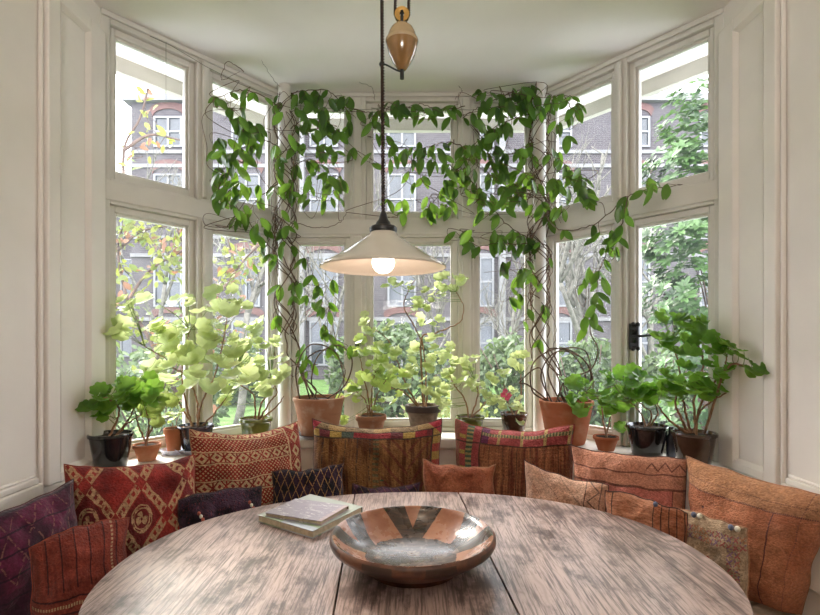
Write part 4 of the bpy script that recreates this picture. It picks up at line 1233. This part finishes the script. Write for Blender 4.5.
vine('climbing vine with bare coiled hoops in a big smooth red terracotta pot', 566, .135, 53, 400, MT['terracotta_red'], None, 541,
  [(.0030,[(540,92,.06),(520,90,.08),(500,98,.09),(478,108,.08),(462,118,.07)],4), (.0026,[(540,112,.06),(515,118,.09),(490,130,.10),(470,150,.09),(455,170,.09)],4),
   (.0024,[(540,140,.07),(518,150,.10),(495,165,.10),(478,190,.10)],4), (.0024,[(540,170,.07),(520,180,.10),(505,200,.10)],4),
   (.0026,[(470,150,.09),(450,142,.09),(432,146,.09),(415,150,.08),(392,145,.08)],4), (.0022,[(462,165,.09),(445,185,.10),(432,205,.10),(428,215,.09)],3),
   (.0030,[(455,168,.09),(470,180,.10),(485,200,.10),(505,222,.11),(525,236,.10),(540,243,.08)],6),
   (.0022,[(540,105,.06),(556,96,.06),(574,98,.07),(580,110,.08)],4), (.0022,[(542,150,.06),(560,160,.08),(574,172,.08),(590,190,.08)],4),
   (.0022,[(541,240,.07),(520,244,.10),(498,242,.11),(478,246,.12),(462,232,.11)],4), (.0020,[(541,250,.07),(525,262,.10),(515,282,.10),(508,300,.10)],4),
   (.0026,[(541,200,.07),(556,228,.09),(590,226,.09),(620,204,.09),(628,196,.08),(650,190,.07),(682,184,.07)],7), (.0024,[(628,196,.08),(622,222,.10),(612,240,.10),(600,270,.10),(596,300,.10),(590,325,.10)],3),
   (.0020,[(541,260,.07),(536,290,.08),(548,320,.08),(532,350,.09)],9), (.0018,[(541,230,.06),(552,262,.07),(546,300,.06),(556,330,.07),(548,370,.08)]), (.0018,[(541,180,.06),(534,220,.08),(530,260,.08),(538,300,.07)]),
   (.0012,[(455,100,.06),(462,90,.06),(458,75,.12)]), (.0016,[(530,92,.08),(522,76,.10),(534,70,.10),(536,80,.10)],9), (.0022,[(465,106,.06),(440,110,.06),(420,104,.06),(400,110,.06)],8)],
  [(505,102,30,14,28),(528,100,14,14,14),(490,142,24,24,26),(516,176,30,24,40),(488,203,24,14,18),(466,170,14,22,12),(558,112,18,18,13),(570,184,18,14,18),(559,142,9,20,6),(586,196,12,8,6),(505,240,30,8,10),(463,236,12,8,4),(512,280,20,22,9),(540,262,12,30,6),(662,186,18,6,6),(606,250,14,18,7),(593,292,13,22,7),(585,322,9,10,3),(555,215,10,12,5),(432,160,22,20,14),(446,198,22,14,13),(436,118,18,8,7),(414,168,14,24,8),(430,208,14,8,6),(530,205,16,12,10),(524,320,8,10,2)],
  [[(552,402,0),(541,375,-.05),(556,352,-.07),(582,358,-.06),(592,382,-.05),(580,402,0)],[(560,402,-.02),(548,372,-.06),(560,350,-.02),(586,352,0),(590,385,.02),(575,402,0)],[(548,402,0),(532,390,-.05),(534,362,-.06),(562,348,-.05),(588,365,-.06),(592,392,-.04),(572,402,-.02)],[(572,402,.02),(560,372,.02),(548,350,.02),(570,352,.02),(585,375,.0),(584,402,0)],[(556,402,-.03),(566,380,-.08),(590,370,-.06),(598,350,-.03),(590,330,0),(594,300,.0)],[(550,402,0),(528,385,-.05),(520,382,-.05),(540,368,-.05),(548,400,0)]])
# two yellowed leaves are part of the long vine; the wire it climbs along
mb = MB()
pts = [inside(V(x, y, .03), .012) for (x, y) in ((150,36),(172,46),(205,66),(240,84),(272,96))]
mb.tube(pts, .0011, .0011, 5)
mb.tube([inside(V(x, y, .03), .012) for (x, y) in ((166,42),(166,104))], .0009, .0009, 5)
pts = [inside(V(x, y, .04), .012) for (x, y) in ((290,105),(350,110),(412,108),(470,110),(534,104))]
mb.tube(pts, .0011, .0011, 5)
tag(mb.build('support_wire', MT['wire']), 'thin wire strung along the window heads for the climbing vines', 'wire')
# ------------------------------------------------------------------ garden and houses outside
GZ = -.25
simple('lawn_grass', (.07,.12,.038), .95, .4, 3, .4, 40, .1)
simple('bark_out', (.085,.06,.05), .9, .35, 12, .4, 40, .1)
simple('bark_pale', (.115,.11,.095), .9, .3, 12, .4, 40, .1)
simple('stone_pale', (.125,.123,.125), .8, .12, 3)
simple('white_joinery', (.13,.132,.14), .5, .05, 3)
simple('house_glass', (.03,.035,.042), .12, .3, 1.5, 0, 30, .6)
simple('slate', (.20,.20,.22), .7, .2, 3)
simple('red_arch', (.085,.042,.038), .85, .2, 6)
m = Mat('brick_stock', (.3,.25,.25), .9, .1)
x, y, z = m.sep(m.coord('Object'))
bk = m.nt.nodes.new('ShaderNodeTexBrick'); m.put(bk.inputs['Vector'], m.comb(x+y, z, 0.0))
bk.inputs['Color1'].default_value = (.042,.037,.041,1); bk.inputs['Color2'].default_value = (.064,.055,.058,1); bk.inputs['Mortar'].default_value = (.09,.086,.09,1)
bk.inputs['Scale'].default_value = 1.0; bk.inputs['Brick Width'].default_value = .23; bk.inputs['Row Height'].default_value = .075; bk.inputs['Mortar Size'].default_value = .008
nz = m.noise(m.coord('Object'), .6, 5)
m.color(m.mix(nz.sm(.35,.75)*.45, E(m, bk.outputs[0]), (.10,.094,.10))); MT['brick_stock'] = m.mat
mb = MB(); mb.prism([(-26,2.95),(26,2.95),(26,40),(-26,40)], GZ-.2, GZ); tag(mb.build('ground', MT['lawn_grass'], None), kind='structure')

def tree_mesh(mb, p, d, L, r, depth, kids, bend=.35, up=.25, tips=None, shrink=.72):
    n = 5; pts = [Vector(p)]; dd = Vector(d).normalized()
    for i in range(n):
        dd = (dd+rvec(bend*.4)+Vector((0,0,up*.15))).normalized(); pts.append(pts[-1]+dd*(L/n))
    mb.tube(pts, r, r*.6, 6 if depth > 1 else 4)
    if tips is not None and depth <= 1: tips += pts[1:]
    if depth <= 0: return
    for k in range(kids):
        i = random.randint(2, n); ax = (dd+rvec(.95)+Vector((0,0,up))).normalized()
        tree_mesh(mb, pts[i], ax, L*shrink*rnd(.7,1.1), r*.58, depth-1, kids, bend, up, tips, shrink)
def scatter_leaves(lf, tips, n, L, W, spread):
    for i in range(n):
        p = random.choice(tips)+rvec(spread)
        lf.tint = rnd(0,1)
        oval_leaf(lf, p, Vector((rnd(-1,1), rnd(-1,1), rnd(-.6,.7))), Vector((rnd(-.7,.7), rnd(-1,.4), rnd(.1,1))), L*rnd(.6,1.2), W*rnd(.6,1.2), .15)

# -- far brick mansion block
BY = 20.0
r = root('brick_mansion_block', (5, BY+4, GZ), 'long grey brick mansion block with pale stone bands across the garden', 'building')
X0, X1, HT = -11.0, 21.0, 10.6
mb = MB(); mb.box(X0, X1, BY, BY+9, GZ, HT); mb.build('wall', MT['brick_stock'], r)
mb = MB(); mb.box(X0-.25, X1+.25, BY-.25, BY+9.2, HT, HT+.28); mb.build('cornice', MT['stone_pale'], r)
mb = MB()
mb.add([(X0,BY,HT+.28),(X1,BY,HT+.28),(X1,BY+9,HT+.28),(X0,BY+9,HT+.28),(X0+2,BY+4.5,HT+1.4),(X1-2,BY+4.5,HT+1.4)], [(0,1,5,4),(1,2,5),(2,3,4,5),(3,0,4)])
mb.build('roof', MT['slate'], r)
for zz in (2.05, 4.55, 5.25, 8.05, 8.6):
    mb = MB(); mb.box(X0-.02, X1+.02, BY-.07, BY+.02, zz, zz+.14); mb.build('stone_band', MT['stone_pale'], r)
for row, (zb, hh) in enumerate(((.35,1.65),(2.65,1.85),(5.85,1.9),(8.9,1.1))):
    for k in range(10):
        xc = -9.55+k*3.05
        ww = .50
        mb = MB(); mb.box(xc-ww, xc+ww, BY-.012, BY+.03, zb, zb+hh); f = mb.build('window', MT['house_glass'], r)
        mb = MB()
        for xx in (xc-ww-.06, xc-.03, xc+ww-.02): mb.box(xx, xx+.08, BY-.075, BY-.028, zb-.05, zb+hh+.05)
        for zz in (zb-.05, zb+hh*.5-.03, zb+hh-.02): mb.box(xc-ww-.055, xc+ww+.055, BY-.07, BY-.03, zz, zz+.075)
        mb.build('sash', MT['white_joinery'], f)
        mb = MB(); n = 10; R = ww+.10; top = zb+hh+.06
        inn = [(xc+(R)*math.cos(PI-PI*i/n), top+.30*math.sin(PI*i/n)) for i in range(n+1)]
        out = [(xc+(R+.12)*math.cos(PI-PI*i/n), top+.30*math.sin(PI*i/n)+.26) for i in range(n+1)]
        for i in range(n):
            q = [inn[i], inn[i+1], out[i+1], out[i]]
            vs = [(a, BY-.05, b) for a, b in q]+[(a, BY+.01, b) for a, b in q]
            mb.add(vs, [(0,1,2,3),(4,7,6,5),(0,4,5,1),(3,2,6,7),(1,5,6,2),(0,3,7,4)])
        mb.build('arch', MT['red_arch'], f)
for xc in (-4.3, 3.5):          # shallow projecting bays with pale corner stones
    mb = MB(); mb.box(xc-.12, xc+.12, BY-.30, BY+.02, GZ, HT); mb.build('pilaster', MT['stone_pale'], r)
for xc in (-8, -1, 6):
    mb = MB(); mb.box(xc-.6, xc+.6, BY+3.8, BY+5, HT+.3, HT+2.6); ch = mb.build('chimney', MT['brick_stock'], r)
    mb = MB()
    for i in (-.35,0,.35): mb.lathe([(.13,HT+2.6),(.1,HT+3.0),(.001,HT+3.0)], (xc+i,BY+4.4,0), 12)
    mb.build('chimney_pot', MT['red_arch'], ch)

# -- lower house beside it
r = root('brick_house', (-15, 26, GZ), 'lower brick house just beyond the end of the long mansion block', 'building')
mb = MB(); mb.box(-19.5,-11.6,23,29,GZ,8.6); mb.build('wall', MT['brick_stock'], r)
mb = MB(); mb.add([(-19.8,22.7,8.6),(-11.5,22.7,8.6),(-11.5,29.3,8.6),(-19.8,29.3,8.6),(-17.5,26,10.0),(-13.5,26,10.0)], [(0,1,5,4),(1,2,5),(2,3,4,5),(3,0,4),(3,2,1,0)]); mb.build('roof', MT['slate'], r)
for xc in (-16.6,-14.2,-12.6):
    for zb in (.6,3.3,6.0):
        mb = MB(); mb.box(xc-.45,xc+.45,22.96,23.02,zb,zb+1.6); f = mb.build('window', MT['house_glass'], r)
        mb = MB()
        for xx in (xc-.51,xc-.03,xc+.45): mb.box(xx,xx+.06,22.92,22.965,zb-.05,zb+1.65)
        for zz in (zb-.05,zb+.78,zb+1.59): mb.box(xc-.51,xc+.51,22.925,22.963,zz,zz+.06)
        mb.build('sash', MT['white_joinery'], f)

# -- glossy evergreen close to the glass on the right
def blob_tips(c, rx, ry, rz, n):
    out = []
    for i in range(n):
        v = rvec(1)
        while v.length > 1: v = rvec(1)
        v = v.normalized()*(v.length**.45)
        out.append(Vector(c)+Vector((v.x*rx, v.y*ry, v.z*rz)))
    return out
c = P(708, 250, 5.2)
r = root('evergreen_tree', (c.x, c.y, GZ), 'glossy broad-leaved evergreen close outside the casement with the iron stay', 'tree', None)
mb = MB(); tips = []
tree_mesh(mb, (c.x, c.y, GZ-.05), (0,0,1), 1.3, .06, 2, 3, .3, .5, tips)
for q in blob_tips((c.x, c.y, 1.2), .35, .3, 1.1, 26): mb.tube(catmull([(c.x, c.y, q.z-.5), (c.x*.5+q.x*.5, c.y*.5+q.y*.5, q.z-.2), q], 4), .012, .004, 4)
mb.build('trunk', MT['bark_out'], r, smooth=True)
lf = MB(); pts = []
for (px, py, rx, rz) in ((690,120,.25,.35),(705,190,.42,.35),(690,250,.42,.38),(715,300,.50,.40),(690,340,.45,.38),(700,400,.5,.4),(735,220,.5,.8),(670,240,.28,.22),(668,300,.25,.25),(665,170,.18,.22),(720,130,.4,.5)):
    q = P(px, py, 5.2); pts += blob_tips(q, rx, .38, rz, 74)
for p in pts:                       # whorls of leaves
    d0 = (p-Vector((c.x, c.y, p.z-.4))).normalized()+Vector((0,-.3,.2)); lf.tint = rnd(0,1)
    for k in range(7):
        t = 2*PI*k/7+rnd(0,.6); n_, a_, b_ = frame(d0, (0,0,1)); d = (a_*math.cos(t)+b_*math.sin(t)+n_*rnd(.2,.7))
        L = rnd(.07,.115); lf.tint = min(1, max(0, lf.tint+rnd(-.2,.2)))
        oval_leaf(lf, p, d, n_, L, L*.40, .2)
lf.build('foliage', MT['leaf_evergreen'], r, smooth=True)

# -- small autumn-leaved tree on the left
r = root('autumn_tree', (*(P(205,330,4.4).xy), GZ), 'small garden tree with yellowing autumn leaves outside the tall pane by the black glazed pot', 'tree')
mb = MB(); lf = MB(); lg = MB(); tips = []
base = P(205, 330, 4.4)
br = [[(205,470),(196,420),(172,385),(150,340),(128,300),(118,250),(126,215)], [(172,385),(192,340),(196,300),(188,258),(176,226)], [(150,372),(165,345),(190,325),(222,290),(246,258),(275,232)],
      [(140,415),(165,385),(184,352),(205,310)], [(128,300),(150,270),(185,250)], [(118,250),(140,232),(168,226)],[(190,325),(215,345),(240,352)],[(222,290),(235,270),(228,240)],[(126,215),(124,150),(140,118),(150,80)],[(124,150),(150,135),(180,140)]]
for b_ in br:
    yy = 4.4+rnd(-.25,.25)
    cv = catmull([P(x, y, yy+rnd(-.08,.08)) for x, y in b_], 6); mb.tube(cv, .026 if b_ is br[0] else .015, .006, 7); tips += cv[4:]
    if b_ is br[0]: mb.tube([cv[0], Vector((cv[0].x, cv[0].y, GZ-.03))], .028, .035, 8)
for k in range(60):
    p = random.choice(tips); q = p+Vector((rnd(-.25,.25), rnd(-.2,.2), rnd(-.1,.25))); mb.tube(catmull([p, p.lerp(q,.5)+rvec(.04), q], 3), .004, .002, 4); tips.append(q)
low = [t for t in tips if t.z < 2.75]
for i in range(900):
    p = random.choice(low)+rvec(.11); t_ = random.random(); lf.tint = rnd(0,1); L = rnd(.055,.10)
    (oval_leaf)(lf if t_ < .86 else lg, p, rvec(1)+Vector((0,0,-.2)), Vector((rnd(-.6,.6), rnd(-1,.2), rnd(.2,1))), L, L*.55, .15)
hi = [t for t in tips if t.z >= 2.75]
for i in range(40):
    p = random.choice(hi)+rvec(.08); L = rnd(.06,.10)
    oval_leaf(lg if i % 4 == 0 else lf, p, rvec(1), Vector((rnd(-.6,.6), -1, .4)), L, L*.45, .15)
mb.build('branches', MT['bark_out'], r, smooth=True); lf.build('foliage', MT['leaf_autumn'], r, smooth=True); lg.build('rust_leaves', MT['leaf_rust'], r, smooth=True)

# -- bare trees in the middle distance
def bare(px, py, Y, hgt, lab, mat='bark_pale', lean=(0,0,1), r0=.07, depth=4):
    p = P(px, py, Y); rr = root('bare_tree', (p.x, Y, GZ), lab, 'tree', 'bare trees in the garden')
    mb = MB(); tree_mesh(mb, (p.x, Y, GZ-.05), lean, hgt*.42, r0, depth, 4, .35, .35, None, .70); mb.build('branches', MT[mat], rr, smooth=True)
bare(578, 340, 9.5, 6.0, 'pale leafless tree outside the panes beside the coiled vine hoops', 'bark_pale', (.08,0,1), .11)
bare(652, 340, 11, 6.0, 'leafless tree standing against the brick beside the glossy evergreen', 'bark_pale', (-.05,0,1), .08)
bare(236, 340, 9, 5.0, 'leafless grey tree beyond the olive green pot', 'bark_pale', (.12,0,1), .08)
bare(160, 340, 14, 7.5, 'tall thin leafless tree far off beyond the yellowing autumn tree', 'bark_pale', (.03,0,1), .08)

bare(330, 340, 12.5, 6.5, 'thin leafless sapling beyond the weathered vine pot', 'bark_pale', (.1,0,1), .06)
bare(440, 340, 13, 7.0, 'leafless tree far behind the tall twisting geranium', 'bark_pale', (-.12,0,1), .07)
bare(500, 340, 11, 6.5, 'leafless tree beyond the small pink flowering plant', 'bark_pale', (.1,0,1), .06)

# -- shrubs
def shrub(px, Y, w, h, lab, mat, n, L):
    p = P(px, 340, Y); rr = root('garden_shrub', (p.x, Y, GZ), lab, 'shrub', 'shrubs in the garden')
    mb = MB(); tips = []
    for k in range(14):
        q = Vector((p.x+rnd(-.5,.5)*w, Y+rnd(-.35,.35)*w, GZ+h*rnd(.5,1)))
        cv = catmull([(p.x+rnd(-.1,.1), Y+rnd(-.1,.1), GZ-.03), Vector((p.x,Y,GZ)).lerp(q,.5)+rvec(.1), q], 4); mb.tube(cv, .018, .006, 5); tips += cv[5:]
    mb.build('branches', MT['bark_out'], rr, smooth=True)
    lf = MB(); sp = blob_tips((p.x, Y, GZ+h*.5), w*.55, w*.4, h*.55, n)
    for q in sp:
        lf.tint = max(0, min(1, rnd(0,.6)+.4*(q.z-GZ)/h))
        for j in range(3):
            oval_leaf(lf, q+rvec(.06), rvec(1)+Vector((0,0,-.1)), Vector((rnd(-.7,.7), rnd(-1,.2), rnd(.2,1))), L*rnd(.6,1.2), L*.5, .15)
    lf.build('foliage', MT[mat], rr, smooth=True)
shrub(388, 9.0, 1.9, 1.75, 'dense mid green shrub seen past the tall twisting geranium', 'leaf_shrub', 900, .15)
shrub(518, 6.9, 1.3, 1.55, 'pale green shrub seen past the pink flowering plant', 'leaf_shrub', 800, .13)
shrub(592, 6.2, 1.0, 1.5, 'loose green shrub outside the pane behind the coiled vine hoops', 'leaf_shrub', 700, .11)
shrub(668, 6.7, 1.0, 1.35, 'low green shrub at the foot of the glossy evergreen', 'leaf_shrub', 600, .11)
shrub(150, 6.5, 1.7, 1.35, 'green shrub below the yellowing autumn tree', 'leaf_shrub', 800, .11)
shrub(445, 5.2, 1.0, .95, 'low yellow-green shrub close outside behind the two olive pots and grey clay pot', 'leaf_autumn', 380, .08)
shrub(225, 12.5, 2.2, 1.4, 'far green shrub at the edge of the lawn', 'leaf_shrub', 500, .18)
# ------------------------------------------------------------------ light, camera
w = bpy.data.worlds.new('overcast_sky'); scene.world = w; w.use_nodes = True
nt = w.node_tree; bg = nt.nodes['Background']
tc = nt.nodes.new('ShaderNodeTexCoord'); sp = nt.nodes.new('ShaderNodeSeparateXYZ'); nt.links.new(tc.outputs['Generated'], sp.inputs[0])
rp = nt.nodes.new('ShaderNodeValToRGB'); nt.links.new(sp.outputs[2], rp.inputs[0])
rp.color_ramp.elements[0].position = 0; rp.color_ramp.elements[0].color = (.80,.85,.95,1)
rp.color_ramp.elements[1].position = .6; rp.color_ramp.elements[1].color = (.97,.98,1,1)
nt.links.new(rp.outputs[0], bg.inputs[0]); bg.inputs[1].default_value = SKY
def area(name, loc, target, sx, sy, power, col):
    l = bpy.data.lights.new(name, 'AREA'); l.shape = 'RECTANGLE'; l.size = sx; l.size_y = sy; l.energy = power; l.color = col
    o = bpy.data.objects.new(name, l); COL.objects.link(o); o.location = loc
    o.rotation_euler = (Vector(target)-Vector(loc)).to_track_quat('-Z', 'Y').to_euler(); return o
# two unseen fill lights, added behind the camera to brighten room and ceiling
area('fill_from_above', (0,-1.9,2.44), (0,-1.9,0), 1.1, 1.1, FILL_DOWN, (1,.90,.78))
area('fill_upward', (0,-1.3,1.75), (0,-1.0,3), .7, .7, FILL_UP, (1,.93,.85))
b = bpy.data.lights.new('bulb_light', 'POINT'); b.energy = PEND; b.color = (1,.80,.60); b.shadow_soft_size = .03
o = bpy.data.objects.new('bulb_light', b); COL.objects.link(o); o.location = (LX, LY, RIM-.035)
if SUN:
    s = bpy.data.lights.new('hazy_sun', 'SUN'); s.energy = SUN; s.angle = math.radians(16); s.color = (1,.95,.86)
    o = bpy.data.objects.new('hazy_sun', s); COL.objects.link(o)
    o.rotation_euler = Vector((.50,-.62,-.60)).to_track_quat('-Z','Y').to_euler()
cam = bpy.data.cameras.new('camera'); co = bpy.data.objects.new('camera', cam); COL.objects.link(co)
co.location = (0,0,CZ); co.rotation_euler = (PI/2,0,0)
cam.sensor_width = 36; cam.lens = 36*F/820; cam.shift_x = -(CX-410)/820; cam.shift_y = (HY-307.5)/820
cam.clip_start = .05; cam.clip_end = 200
scene.camera = co
scene.view_settings.view_transform = 'Standard'; scene.view_settings.look = 'None'; scene.view_settings.gamma = 1
scene.view_settings.exposure = EXPO; scene.view_settings.use_curve_mapping = False
scene.cycles.max_bounces = 10; scene.cycles.transparent_max_bounces = 16; scene.cycles.caustics_reflective = False; scene.cycles.caustics_refractive = False
scene.cycles.sample_clamp_indirect = 6
bpy.context.view_layer.update()
